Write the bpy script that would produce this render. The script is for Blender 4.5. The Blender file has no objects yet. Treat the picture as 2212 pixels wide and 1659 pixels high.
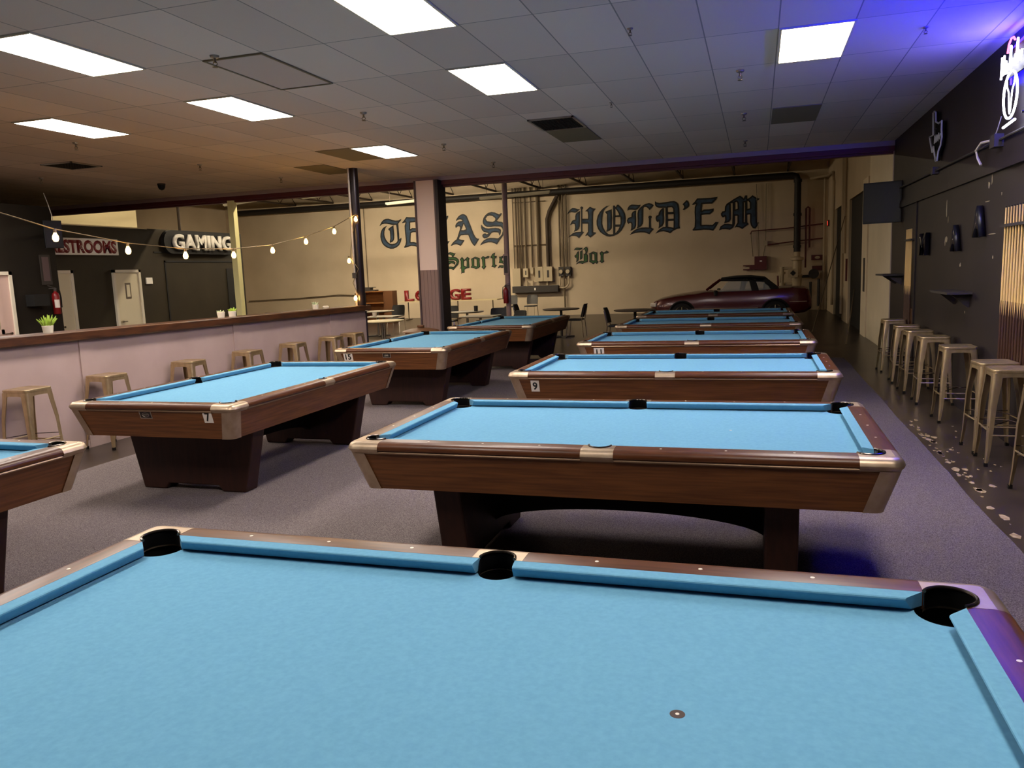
import bpy, bmesh, math, random
import numpy as np
from mathutils import Vector, Matrix
from mathutils.geometry import tessellate_polygon
random.seed(7)
S = bpy.context.scene
C = S.collection

# ------------------------------------------------------------------ camera
cam_d = bpy.data.cameras.new('camera')
cam_d.sensor_fit = 'HORIZONTAL'; cam_d.sensor_width = 36.0; cam_d.lens = 27.581
cam_d.clip_start = 0.05; cam_d.clip_end = 200
cam = bpy.data.objects.new('camera', cam_d); C.objects.link(cam)
_r = Vector((0.954663, 0.295268, -0.037884)); _u = Vector((-0.005904, 0.146013, 0.989265)); _f = Vector((-0.29763, 0.944191, -0.141137))
_m = Matrix((_r, _u, -_f)).transposed().to_4x4(); _m.translation = Vector((0, 0, 1.7354))
cam.matrix_world = _m
S.camera = cam

# ------------------------------------------------------------------ world, exposure
w = bpy.data.worlds.new('world'); S.world = w; w.use_nodes = True
w.node_tree.nodes['Background'].inputs[0].default_value = (0.5, 0.45, 0.42, 1)
w.node_tree.nodes['Background'].inputs[1].default_value = 0.004
S.view_settings.view_transform = 'Standard'; S.view_settings.look = 'None'
S.view_settings.exposure = 0.0; S.view_settings.gamma = 1.0
S.view_settings.use_curve_mapping = False
S.cycles.use_denoising = True
S.cycles.max_bounces = 8; S.cycles.diffuse_bounces = 5; S.cycles.glossy_bounces = 3
S.cycles.sample_clamp_indirect = 6.0; S.cycles.sample_clamp_direct = 10.0
S.cycles.caustics_reflective = False; S.cycles.caustics_refractive = False

TROFFER_STRENGTH = 34.0      # the fluorescent troffers in the ceiling
BLUE_POWER = 250.0            # blue neon tubes of the beer sign
BLUE_BAR = 6500.0             # blue light bar on the right wall
BACK_TUBE = 400.0             # lit strips up under the warehouse roof, some added as fill
H = 3.7                      # ceiling height

# ------------------------------------------------------------------ materials
def lin(c):
    return tuple((v/255/12.92 if v/255 <= .04045 else ((v/255+.055)/1.055)**2.4) for v in c) + (1.0,)

def M(name, rgb, rough=.6, metal=0.0, rgb2=None, scale=(8, 8, 8), bump=0.0, detail=4, spec=.5, coat=0.0, lo=.35, hi=.65, bscale=None, sheen=0.0):
    m = bpy.data.materials.new(name); m.use_nodes = True
    nt = m.node_tree; b = nt.nodes['Principled BSDF']
    b.inputs['Base Color'].default_value = lin(rgb)
    b.inputs['Roughness'].default_value = rough; b.inputs['Metallic'].default_value = metal
    b.inputs['Specular IOR Level'].default_value = spec
    if coat: b.inputs['Coat Weight'].default_value = coat; b.inputs['Coat Roughness'].default_value = .12
    if sheen: b.inputs['Sheen Weight'].default_value = sheen
    if rgb2 or bump:
        tc = nt.nodes.new('ShaderNodeTexCoord'); mp = nt.nodes.new('ShaderNodeMapping')
        mp.inputs['Scale'].default_value = scale
        nt.links.new(tc.outputs['Object'], mp.inputs['Vector'])
        n = nt.nodes.new('ShaderNodeTexNoise'); n.inputs['Scale'].default_value = 1.0; n.inputs['Detail'].default_value = detail
        nt.links.new(mp.outputs['Vector'], n.inputs['Vector'])
        if rgb2:
            r = nt.nodes.new('ShaderNodeValToRGB')
            r.color_ramp.elements[0].position = lo; r.color_ramp.elements[1].position = hi
            r.color_ramp.elements[0].color = lin(rgb); r.color_ramp.elements[1].color = lin(rgb2)
            nt.links.new(n.outputs['Fac'], r.inputs['Fac']); nt.links.new(r.outputs['Color'], b.inputs['Base Color'])
        if bump:
            src = n
            if bscale:
                src = nt.nodes.new('ShaderNodeTexNoise'); src.inputs['Scale'].default_value = bscale; src.inputs['Detail'].default_value = 3
                nt.links.new(tc.outputs['Object'], src.inputs['Vector'])
            bp_ = nt.nodes.new('ShaderNodeBump'); bp_.inputs['Strength'].default_value = bump; bp_.inputs['Distance'].default_value = .01
            nt.links.new(src.outputs['Fac'], bp_.inputs['Height']); nt.links.new(bp_.outputs['Normal'], b.inputs['Normal'])
    return m

def E(name, rgb, strength):
    m = bpy.data.materials.new(name); m.use_nodes = True
    b = m.node_tree.nodes['Principled BSDF']
    b.inputs['Base Color'].default_value = lin(rgb); b.inputs['Emission Color'].default_value = lin(rgb)
    b.inputs['Emission Strength'].default_value = strength
    return m

MT = {}
MT['felt'] = M('felt', (95, 148, 178), .95, rgb2=(103, 156, 185), scale=(60, 60, 60), bump=.06, bscale=900, spec=.15, lo=.3, hi=.7)
MT['walnut'] = M('walnut', (88, 51, 24), .45, rgb2=(114, 70, 35), scale=(3, 60, 60), detail=6, spec=.35)
MT['walnut_end'] = M('walnut_end', (88, 51, 24), .45, rgb2=(114, 70, 35), scale=(60, 3, 60), detail=6, spec=.35)
MT['rail_wood'] = M('rail_wood', (68, 37, 21), .32, rgb2=(92, 54, 31), scale=(5, 70, 70), detail=6, spec=.3)
MT['rail_wood_end'] = M('rail_wood_end', (68, 37, 21), .32, rgb2=(92, 54, 31), scale=(70, 5, 70), detail=6, spec=.3)
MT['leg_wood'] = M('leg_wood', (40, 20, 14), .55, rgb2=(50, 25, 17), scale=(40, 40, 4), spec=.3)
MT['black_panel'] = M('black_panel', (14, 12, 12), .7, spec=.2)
MT['casting'] = M('casting_metal', (186, 166, 142), .38, .85, rgb2=(172, 150, 126), scale=(14, 14, 14))
MT['trim_metal'] = M('trim_metal', (150, 125, 100), .3, .9)
MT['rubber'] = M('black_rubber', (16, 15, 15), .35, spec=.5)
MT['rim_metal'] = M('pocket_rim_metal', (74, 66, 60), .2, .9)
MT['pocket'] = M('pocket_black', (10, 9, 9), .8, spec=.1)
MT['pearl'] = M('pearl_dot', (235, 228, 212), .3)
MT['white_card'] = M('white_card', (226, 216, 206), .6)
MT['ink'] = M('black_ink', (12, 12, 12), .6)
MT['nameplate'] = M('nameplate_dark', (38, 30, 26), .4, .3)
MT['silver'] = M('silver_line', (170, 160, 148), .35, .8)
MT['spot'] = M('spot_brown', (66, 52, 44), .8)
MT['gun'] = M('gunmetal', (205, 182, 142), .33, .8, rgb2=(178, 156, 120), scale=(14, 14, 6), detail=5)
MT['gun_dark'] = M('gunmetal_dark', (58, 44, 40), .35, .8)
MT['carpet'] = M('carpet', (80, 72, 73), .98, rgb2=(122, 112, 111), scale=(170, 170, 170), detail=2, bump=.3, spec=.05, lo=.38, hi=.62)
MT['concrete'] = M('dark_concrete', (44, 36, 32), .3, rgb2=(62, 52, 45), scale=(1.6, 1.6, 1.6), detail=8, spec=.4, bump=.04)
MT['scrap'] = M('carpet_scrap', (140, 118, 88), .9, rgb2=(176, 156, 124), scale=(30, 30, 30))
MT['paint_dark'] = M('dark_wall_paint', (32, 26, 29), .5, rgb2=(39, 32, 33), scale=(1.2, 1.2, 1.2), detail=6, spec=.3)
MT['paint_black'] = M('black_wall_paint', (50, 44, 32), .55, rgb2=(58, 51, 38), scale=(1.2, 1.2, 1.2), spec=.25)
MT['paint_blackest'] = M('blackest_wall_paint', (27, 23, 18), .55, rgb2=(33, 28, 22), scale=(1.2, 1.2, 1.2), spec=.25)
MT['cream_wall'] = M('cream_wall_paint', (212, 194, 166), .8, rgb2=(200, 182, 154), scale=(.7, .7, .7), detail=7, bump=.08, bscale=14, spec=.2)
MT['cream_panel'] = M('cream_panel', (238, 224, 198), .7, rgb2=(228, 214, 188), scale=(1, 1, 1), spec=.2)
MT['bright_wall'] = M('pale_yellow_paint', (238, 222, 176), .7, spec=.2)
MT['yellow_post'] = M('yellow_post_paint', (250, 243, 178), .5)
MT['pony'] = M('mauve_wall_paint', (184, 160, 154), .6, rgb2=(176, 152, 146), scale=(2, 2, 2), spec=.3)
MT['cap_wood'] = M('cap_wood', (84, 48, 24), .4, rgb2=(52, 28, 14), scale=(30, 4, 30), detail=6, spec=.45, coat=.2)
MT['column'] = M('column_paint', (246, 220, 206), .5)
MT['column_panel'] = M('column_beadboard', (142, 116, 108), .6)
MT['column_trim'] = M('column_trim', (92, 74, 74), .5)
MT['purple_dark'] = M('purple_black_paint', (34, 28, 38), .4)
MT['fascia'] = M('fascia_strip', (176, 158, 160), .5)
MT['maroon'] = M('maroon_beam', (98, 40, 42), .5)
MT['pole_dark'] = M('pole_dark', (40, 32, 34), .28, .5)
MT['pole_light'] = M('pole_light', (176, 164, 152), .35, .4)
MT['roof'] = M('roof_deck', (128, 116, 92), .8)
MT['steel_dark'] = M('joist_steel', (64, 50, 38), .7)
MT['pipe_dark'] = M('pipe_dark', (30, 24, 20), .6)
MT['pipe_red'] = M('pipe_red', (92, 34, 34), .55)
MT['pipe_grey'] = M('conduit_grey', (104, 88, 66), .5, .2)
MT['box_grey'] = M('box_grey', (186, 170, 140), .6)
MT['box_dark'] = M('box_dark', (50, 44, 40), .6)
MT['fixture'] = M('fixture_white', (206, 198, 176), .5)
MT['tv'] = M('tv_black', (12, 12, 14), .45, spec=.3)
MT['tv_screen'] = M('tv_screen', (24, 22, 23), .4, spec=.3)
MT['door'] = M('door_grey', (228, 218, 188), .5)
MT['door_pink'] = M('door_pink', (206, 176, 164), .5)
MT['door_frame'] = M('door_frame', (226, 218, 198), .5)
MT['dock_dark'] = M('dock_door_dark', (16, 15, 14), .7)
MT['chrome'] = M('chrome', (205, 200, 190), .18, 1.0)
MT['black_seat'] = M('black_seat', (20, 18, 19), .55)
MT['grey_seat'] = M('grey_seat', (48, 44, 40), .5)
MT['table_cream'] = M('table_cream', (214, 196, 152), .5)
MT['table_grey'] = M('table_grey', (150, 138, 114), .5)
MT['table_dark'] = M('table_dark', (76, 62, 48), .5)
MT['oak'] = M('oak', (150, 98, 48), .5, rgb2=(126, 80, 38), scale=(3, 3, 30), detail=5)
MT['oak_dark'] = M('oak_dark', (98, 62, 34), .5)
MT['red_letter'] = M('red_letter', (120, 22, 22), .4)
MT['white_letter'] = M('white_letter', (250, 246, 236), .35)
MT['ink_blue'] = M('mural_blue', (62, 84, 108), .8, rgb2=(44, 58, 76), scale=(4, 4, 4))
MT['ink_green'] = M('mural_green', (56, 96, 50), .8)
MT['letter_dark'] = M('letter_dark', (18, 18, 30), .35)
MT['cue_maple'] = M('cue_maple', (236, 196, 126), .35)
MT['cue_butt'] = M('cue_butt', (62, 36, 22), .4)
MT['plant'] = M('plant_green', (150, 176, 60), .6)
MT['plant2'] = M('plant_grey_green', (170, 180, 140), .6)
MT['pot'] = M('pot_white', (222, 212, 192), .5)
MT['car_paint'] = M('car_paint', (84, 20, 20), .25, .2, coat=.6)
MT['car_top'] = M('car_soft_top', (14, 13, 13), .8)
MT['glass'] = None
MT['tyre'] = M('tyre', (14, 14, 14), .8)
MT['extinguisher'] = M('extinguisher_red', (120, 18, 20), .35)
MT['valve'] = M('valve_cream', (178, 160, 132), .5)
MT['cable'] = M('cable_black', (22, 20, 18), .6)
MT['cable_white'] = M('cable_white', (190, 180, 170), .6)
MT['lens_off'] = M('lens_off', (196, 182, 178), .6)
MT['tile_old'] = M('tile_old', (132, 118, 92), .9)
MT['hook'] = M('hook_metal', (120, 105, 80), .4, .8)
MT['neon_off'] = M('neon_glass_off', (200, 198, 205), .25)
MT['brass'] = M('brass', (180, 150, 96), .3, 1.0)
E_WARM = (255, 244, 233)
MT['lens'] = E('troffer_lens', E_WARM, TROFFER_STRENGTH)
MT['tube_on'] = E('fluorescent_tube', (255, 236, 204), BACK_TUBE)
MT['fill_tube_dim'] = E('fill_strip_tube_dim', (255, 236, 204), BACK_TUBE*.9)  # added strip that brightens the restroom wall, its sign and doors
MT['fill_tube_low'] = E('fill_strip_tube_low', (255, 236, 204), BACK_TUBE*.2)  # added weak strip, there only to brighten the pale wall
MT['bulb'] = E('bulb_filament_glass', (255, 196, 104), 120.0)
MT['neon_white'] = E('neon_white', (240, 240, 255), 9.0)
MT['neon_blue'] = E('neon_blue', (26, 14, 255), BLUE_POWER)
MT['blue_bar'] = E('blue_bar_tube', (6, 2, 255), BLUE_BAR)
MT['neon_pink'] = E('neon_pink', (255, 90, 130), 5.0)
MT['exit_red'] = E('exit_red', (255, 60, 40), 3.0)

def glass_mat():
    m = bpy.data.materials.new('window_glass'); m.use_nodes = True
    b = m.node_tree.nodes['Principled BSDF']
    b.inputs['Base Color'].default_value = (.75, .78, .76, 1); b.inputs['Roughness'].default_value = .02
    b.inputs['Alpha'].default_value = .25
    return m
MT['glass'] = glass_mat()

def ceiling_mat():
    m = bpy.data.materials.new('ceiling_tiles'); m.use_nodes = True
    nt = m.node_tree; b = nt.nodes['Principled BSDF']; b.inputs['Roughness'].default_value = .85
    b.inputs['Specular IOR Level'].default_value = .2
    tc = nt.nodes.new('ShaderNodeTexCoord'); mp = nt.nodes.new('ShaderNodeMapping')
    mp.inputs['Location'].default_value = (2.89 + 61.0, -7.41 + 61.0, 0)
    br = nt.nodes.new('ShaderNodeTexBrick'); br.offset = 0.0; br.squash = 1.0
    br.inputs['Scale'].default_value = 1.0; br.inputs['Brick Width'].default_value = .61; br.inputs['Row Height'].default_value = 1.22
    br.inputs['Mortar Size'].default_value = .006; br.inputs['Mortar Smooth'].default_value = .1; br.inputs['Bias'].default_value = 0
    br.inputs['Color1'].default_value = lin((236, 217, 202)); br.inputs['Color2'].default_value = lin((218, 199, 185)); br.inputs['Mortar'].default_value = lin((158, 146, 136))
    n = nt.nodes.new('ShaderNodeTexNoise'); n.inputs['Scale'].default_value = 120; n.inputs['Detail'].default_value = 4
    bp_ = nt.nodes.new('ShaderNodeBump'); bp_.inputs['Strength'].default_value = .35; bp_.inputs['Distance'].default_value = .004
    nt.links.new(tc.outputs['Object'], mp.inputs['Vector']); nt.links.new(mp.outputs['Vector'], br.inputs['Vector'])
    nt.links.new(tc.outputs['Object'], n.inputs['Vector']); nt.links.new(n.outputs['Fac'], bp_.inputs['Height'])
    nt.links.new(bp_.outputs['Normal'], b.inputs['Normal']); nt.links.new(br.outputs['Color'], b.inputs['Base Color'])
    return m
MT['ceiling'] = ceiling_mat()

# ------------------------------------------------------------------ mesh helpers
class MB:
    def __init__(s): s.bm = bmesh.new()
    def face(s, pts):
        try: return s.bm.faces.new([s.bm.verts.new(Vector(p)) for p in pts])
        except ValueError: return None
    def box(s, c, size, rz=0.0, rot=None):
        mat = rot if rot is not None else Matrix.Rotation(rz, 3, 'Z')
        v = []
        for i in (-.5, .5):
            for j in (-.5, .5):
                for k in (-.5, .5):
                    v.append(s.bm.verts.new(Vector(c) + mat @ Vector((i*size[0], j*size[1], k*size[2]))))
        for q in ((0, 1, 3, 2), (4, 6, 7, 5), (0, 4, 5, 1), (2, 3, 7, 6), (0, 2, 6, 4), (1, 5, 7, 3)):
            s.bm.faces.new([v[i] for i in q])
        return s
    def b2(s, lo, hi):
        return s.box([(a+b)/2 for a, b in zip(lo, hi)], [b-a for a, b in zip(lo, hi)])
    def loft(s, rings, close=True, cap=True):
        vs = [[s.bm.verts.new(Vector(p)) for p in r] for r in rings]
        n = len(vs[0])
        for a, b in zip(vs, vs[1:]):
            for i in range(n if close else n-1):
                j = (i+1) % n
                try: s.bm.faces.new((a[i], a[j], b[j], b[i]))
                except ValueError: pass
        if cap and close:
            for r in (vs[0], vs[-1]):
                try: s.bm.faces.new(r)
                except ValueError: pass
        return s
    def prism(s, poly, f, a, b):
        """poly: 2-D points, f(p, h) -> 3-D point; between h=a and h=b"""
        return s.loft([[f(p, a) for p in poly], [f(p, b) for p in poly]])
    def cyl(s, p0, p1, r0, r1=None, seg=16, cap=True):
        return s.tube([p0, p1], [r0, r0 if r1 is None else r1], seg, cap)
    def tube(s, path, r, seg=8, cap=True, closed=False):
        pts = [Vector(p) for p in path]; n = len(pts)
        rs = r if isinstance(r, (list, tuple)) else [r]*n
        rings = []; up = None
        for i, p in enumerate(pts):
            if closed: t = (pts[(i+1) % n]-pts[i-1])
            else: t = (pts[min(i+1, n-1)]-pts[max(i-1, 0)])
            t.normalize()
            if up is None:
                up = Vector((0, 0, 1)) if abs(t.z) < .9 else Vector((1, 0, 0))
            a = t.cross(up)
            if a.length < 1e-4: a = t.cross(Vector((1, 0, 0)) if abs(t.x) < .9 else Vector((0, 1, 0)))
            a.normalize(); bvec = a.cross(t); up = bvec
            rings.append([p + (a*math.cos(2*math.pi*k/seg) + bvec*math.sin(2*math.pi*k/seg))*rs[i] for k in range(seg)])
        if closed: rings.append(rings[0])
        return s.loft(rings, True, cap and not closed)
    def lathe(s, prof, c=(0, 0, 0), seg=24):
        c = Vector(c)
        rings = [[c+Vector((r*math.cos(2*math.pi*k/seg), r*math.sin(2*math.pi*k/seg), z)) for k in range(seg)] for r, z in prof]
        return s.loft(rings)
    def build(s, name, mat, parent=None, smooth=False, bevel=0.0, loc=None, rz=0.0, seg=2):
        bmesh.ops.remove_doubles(s.bm, verts=s.bm.verts, dist=1e-5)
        bmesh.ops.recalc_face_normals(s.bm, faces=s.bm.faces)
        me = bpy.data.meshes.new(name)
        if smooth:
            for f in s.bm.faces: f.smooth = True
            for e in s.bm.edges:
                if len(e.link_faces) == 2 and e.calc_face_angle(0) > math.radians(40): e.smooth = False
        s.bm.to_mesh(me); s.bm.free()
        if mat: me.materials.append(MT[mat] if isinstance(mat, str) else mat)
        o = bpy.data.objects.new(name, me); C.objects.link(o)
        if parent: o.parent = parent
        if loc: o.location = loc
        o.rotation_euler.z = rz
        if bevel:
            md = o.modifiers.new('bevel', 'BEVEL'); md.width = bevel; md.segments = seg; md.limit_method = 'ANGLE'; md.angle_limit = math.radians(35)
        return o

def tag(o, label, cat, group=None):
    o['label'] = label; o['category'] = cat
    if group: o['group'] = group
    return o
def thing(name, label, cat, loc=(0, 0, 0), rz=0.0, group=None):
    o = bpy.data.objects.new(name, None); C.objects.link(o); o.empty_display_size = .1
    o.location = loc; o.rotation_euler.z = rz
    return tag(o, label, cat, group)
def struct(o):
    o['kind'] = 'structure'; return o
KIDS = {}
def kids(o):
    if o.name not in KIDS: KIDS[o.name] = [c for c in bpy.data.objects if c.parent == o]
    return KIDS[o.name]
def dup(o, loc, rz, label=None, group=None, parent=None):
    c = o.copy(); C.objects.link(c)
    if parent is None:
        c.location = loc; c.rotation_euler.z = rz
        if label: c['label'] = label
        if group: c['group'] = group
    else: c.parent = parent
    for k in kids(o):
        if k is not c: dup(k, None, None, parent=c)
    return c
def arc(cx, cy, r, a0, a1, n):
    return [(cx+r*math.cos(math.radians(a0+(a1-a0)*i/n)), cy+r*math.sin(math.radians(a0+(a1-a0)*i/n))) for i in range(n+1)]

def text_mesh(txt, name, mat, right, up, origin, height, parent=None, width=None, bold=0.0, depth=.002, shear=0.0, spacing=1.0):
    """flat lettering standing on the plane (right, up) with its centre at origin"""
    cu = bpy.data.curves.new('t', 'FONT'); cu.body = txt; cu.size = 1; cu.offset = bold; cu.extrude = .0; cu.space_character = spacing; cu.shear = shear
    cu.resolution_u = 3
    o = bpy.data.objects.new('t', cu); C.objects.link(o)
    dg = bpy.context.evaluated_depsgraph_get(); me = bpy.data.meshes.new_from_object(o.evaluated_get(dg))
    bpy.data.objects.remove(o); bpy.data.curves.remove(cu)
    xs = [v.co.x for v in me.vertices]; ys = [v.co.y for v in me.vertices]
    x0, x1, y0, y1 = min(xs), max(xs), min(ys), max(ys)
    sy = height/(y1-y0); sx = (width/(x1-x0)) if width else sy
    right = Vector(right).normalized(); up = Vector(up).normalized(); nrm = right.cross(up); og = Vector(origin)
    bm = bmesh.new(); bm.from_mesh(me); bpy.data.meshes.remove(me)
    for v in bm.verts:
        a = (v.co.x-(x0+x1)/2)*sx; b = (v.co.y-(y0+y1)/2)*sy
        v.co = og + right*a + up*b
    bmesh.ops.remove_doubles(bm, verts=bm.verts, dist=1e-6)
    bmesh.ops.recalc_face_normals(bm, faces=bm.faces)
    fs = list(bm.faces)
    if depth:
        ex = bmesh.ops.extrude_face_region(bm, geom=fs)
        for v in [g for g in ex['geom'] if isinstance(g, bmesh.types.BMVert)]: v.co += nrm*depth
        bmesh.ops.recalc_face_normals(bm, faces=bm.faces)
    m2 = bpy.data.meshes.new(name); bm.to_mesh(m2); bm.free()
    m2.materials.append(MT[mat]); ob = bpy.data.objects.new(name, m2); C.objects.link(ob)
    if parent: ob.parent = parent
    return ob
# ================================================================== SETTING
XR, XRB, YB, YE = 2.22, 2.34, 30.0, 15.2
def slab(name, lo, hi, mat):
    return struct(MB().b2(lo, hi).build(name, mat))
slab('floor', (-22.6, -5.2, -.1), (2.6, 30.2, 0), 'concrete')
slab('ceiling', (-17.6, -5.2, H), (XR+.12, YE, H+.06), 'ceiling')
slab('wall_right', (XR, -5.2, 0), (XRB+.04, YE, H), 'paint_dark')
slab('wall_front', (-17.6, -5.3, 0), (XR+.12, -5.2, H), 'paint_dark')
slab('wall_back', (-22.5, YB, 0), (2.6, YB+.15, 5.6), 'cream_wall')
slab('wall_left_back', (-22.6, 15.3, 0), (-22.4, 30, 5.6), 'cream_wall')
slab('wall_far_left', (-17.7, -5.2, 0), (-17.5, 15.3, H), 'paint_black')
slab('ceiling_warehouse', (-22.5, 15.3, 5.5), (2.6, 30.2, 5.6), 'roof')
slab('wall_over_beam', (-22.5, 15.34, 3.66), (2.6, 15.44, 5.5), 'roof')
# right-hand warehouse wall with two dock openings
m = MB()
m.b2((XRB, 15.2, 0), (XRB+.2, 19.86, 5.6)); m.b2((XRB, 19.86, 3.3), (XRB+.2, 30, 5.6)); m.b2((XRB, 23.1, 0), (XRB+.2, 24.6, 3.3)); m.b2((XRB, 27.2, 0), (XRB+.2, 30, 3.3))
struct(m.build('wall_right_back', 'cream_wall'))
for n, (a, b) in (('door_4', (19.86, 23.1)), ('door_5', (24.6, 27.2))):
    m = MB()
    for k in range(11): m.b2((XRB+.06, a, .3*k), (XRB+.1+.012*(k % 2), b, .3*k+.3))
    struct(m.build(n, 'dock_dark'))
struct(MB().b2((XRB-.05, 18.98, 0), (XRB, 19.86, 3.5)).build('trim_3', 'cream_panel'))
struct(MB().b2((XRB-.03, 15.22, 0), (XRB, 18.9, 5.2)).build('trim_4', 'cream_panel'))
struct(MB().b2((XR-.005, 15.12, 0), (XRB+.02, YE+.012, 3.55)).build('trim_5', 'fascia'))
# edge of the dropped ceiling: pale strip over a maroon beam
struct(MB().b2((-17.6, 15.08, 3.62), (XRB, 15.2, 3.715)).build('trim_1', 'fascia'))
struct(MB().b2((-22.4, 15.2, 3.5), (XRB, 15.34, 3.66)).b2((-22.4, 15.12, 3.535), (XRB, 15.2, 3.62)).build('trim_2', 'maroon'))
# long moulding on the right wall
struct(MB().b2((XR-.035, -5, 2.52), (XR, 15.1, 2.6)).b2((XR-.02, -5, 2.6), (XR, 15.1, 2.64)).build('trim_6', 'paint_dark'))
struct(MB().b2((XR-.012, -5, 0), (XR, 15.1, .11)).build('baseboard_right', 'purple_dark'))
struct(MB().b2((XR-.02, 12.85, .11), (XR, 12.93, 2.52)).build('trim_7', 'paint_dark'))

# dark box room on the far left, restroom block behind it
m = MB().b2((-17.5, -5.2, 0), (-12.6, 11.75, 3.26)); struct(m.build('wall_left', 'paint_blackest'))
m = MB(); m.b2((-17.5, 11.75, 0), (-13.0, 17.98, 3.0)); struct(m.build('wall_restrooms', 'paint_black'))
struct(MB().b2((-13.04, 11.76, 2.985), (-12.985, 14.6, 3.01)).build('trim_lit_edge', 'bright_wall'))  # pale strip painting the light caught on the block's top edge
slab('wall_left_upper', (-17.7, 15.44, 0), (-17.5, 19.3, 5.45), 'bright_wall')
# recessed panels of the gaming wall
m = MB(); m.b2((-13.0, 14.75, 2.47), (-12.985, 17.9, 2.5)); m.b2((-13.0, 15.05, 0), (-12.985, 15.09, 2.3)); m.b2((-13.0, 15.05, 2.26), (-12.985, 17.8, 2.3)); m.b2((-13.0, 17.25, 0), (-12.985, 17.75, 2.1))
struct(m.build('trim_9', 'dock_dark'))

def door(name, X, y0, y1, ztop, leafmat, recess=.0, handle_y=None, frame=.06):
    o = MB()
    o.b2((X, y0-frame, 0), (X+.05, y0, ztop+frame)); o.b2((X, y1, 0), (X+.05, y1+frame, ztop+frame)); o.b2((X, y0-frame, ztop), (X+.05, y1+frame, ztop+frame))
    d = struct(o.build(name, 'door_frame'))
    MB().b2((X+.002, y0, .01), (X+.02, y1, ztop)).build('door_leaf', leafmat, d)
    hy = handle_y
    m = MB(); m.cyl((X+.02, hy, 1.0), (X+.06, hy, 1.0), .022, seg=10); m.cyl((X+.055, hy, 1.0), (X+.055, hy+.12*(1 if hy < (y0+y1)/2 else -1), 1.0), .01, seg=8)
    m.build('door_handle', 'chrome', d)
    return d
door('door_1', -13.0, 11.2+.62, 12.38, 2.04, 'door', handle_y=12.1)
d2 = door('door_2', -13.0, 13.52, 14.18, 2.04, 'door', handle_y=13.6)
m = MB().b2((-12.98, 13.78, 1.48), (-12.972, 13.93, 1.82)); m.build('door_sign', 'silver', d2)
MB().b2((-12.972, 13.81, 1.52), (-12.968, 13.90, 1.78)).build('sign_inset', 'door', d2)
d3 = door('door_3', -12.6, 9.75, 10.68, 2.02, 'door_pink', handle_y=10.6)
m = MB()
m.b2((-12.58, 9.85, 1.0), (-12.565, 10.48, 1.08)); m.b2((-12.58, 9.85, 1.82), (-12.565, 10.48, 1.9)); m.b2((-12.58, 10.42, 1.0), (-12.565, 10.5, 1.9)); m.b2((-12.58, 9.8, 1.0), (-12.565, 9.88, 1.9))
m.b2((-12.58, 9.9, .2), (-12.568, 10.1, .8)); m.b2((-12.58, 10.25, .2), (-12.568, 10.45, .8))
m.build('door_moulding', 'door_pink', d3)
MB().b2((-12.58, 9.88, 1.08), (-12.572, 10.42, 1.82)).build('door_window', 'table_grey', d3)

# half wall on the left with a wooden bar cap
def capz(y): return 1.295 - (y-5.8)*.0088
m = MB(); m.loft([[(x, y, z) for x, z in ((-7.14, 0), (-7.0, 0), (-7.0, capz(y)-.101), (-7.14, capz(y)-.101))] for y in (-2.0, 13.25)])
struct(m.build('wall_half', 'pony'))
m = MB()
for y in (1.8, 4.3, 6.755, 9.39, 12.02): m.b2((-7.0, y-.075, 0), (-6.985, y+.075, capz(y)-.102))
m.b2((-7.0, -2, 0), (-6.988, 13.25, .09))
struct(m.build('trim_10', 'pony'))
struct(MB().b2((-7.16, 13.25, 0), (-6.98, 13.28, 1.12)).build('trim_11', 'purple_dark'))
m = MB()
m.loft([[(x, y, capz(y)+dz) for x, dz in ((-7.24, -.1), (-6.93, -.1), (-6.92, -.09), (-6.92, -.012), (-6.93, 0), (-7.24, 0))] for y in (-2.0, 2, 6, 10, 13.34)])
tag(m.build('wooden_ledge', 'cap_wood'), 'long dark brown wooden ledge capping the mauve half wall', 'bar ledge')

# carpet over the concrete
m = MB(); n = 60
rng = random.Random(3)
edge = [(1.48 + .008*math.sin(i*.7) + rng.uniform(-.006, .006), -5.1 + i*(20.1/n)) for i in range(n+1)]
ledge = [(-6.2 + rng.uniform(-.005, .005), 15.0 - i*(20.1/20)) for i in range(21)]
poly = edge + ledge
m.prism(poly, lambda p, h: (p[0], p[1], h), 0.0005, .004)
tag(m.build('carpet', 'carpet'), 'large grey speckled carpet under the pool tables', 'carpet')
m = MB()
for i in range(130):
    y = rng.choice([rng.uniform(3.2, 9.5), rng.uniform(3.4, 5.4), rng.uniform(6.6, 8.9)]); x = 1.53 + abs(rng.gauss(0, .06)); r = rng.uniform(.008, .05)
    if i > 100: x = rng.uniform(1.55, 2.0); r = rng.uniform(.004, .014)
    k = rng.randint(4, 7); a0 = rng.uniform(0, 6)
    pts = [(x + r*(1 if i > 100 else .8)*rng.uniform(.5, 1)*math.cos(a0+6.283*j/k), y + r*1.7*rng.uniform(.5, 1)*math.sin(a0+6.283*j/k)) for j in range(k)]
    m.prism(pts, lambda p, h: (p[0], p[1], h), .0004, .003)
o = m.build('carpet_scraps', 'scrap'); o['kind'] = 'stuff'; tag(o, 'torn tan glue and underlay scraps along the right edge of the carpet', 'scraps')

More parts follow.
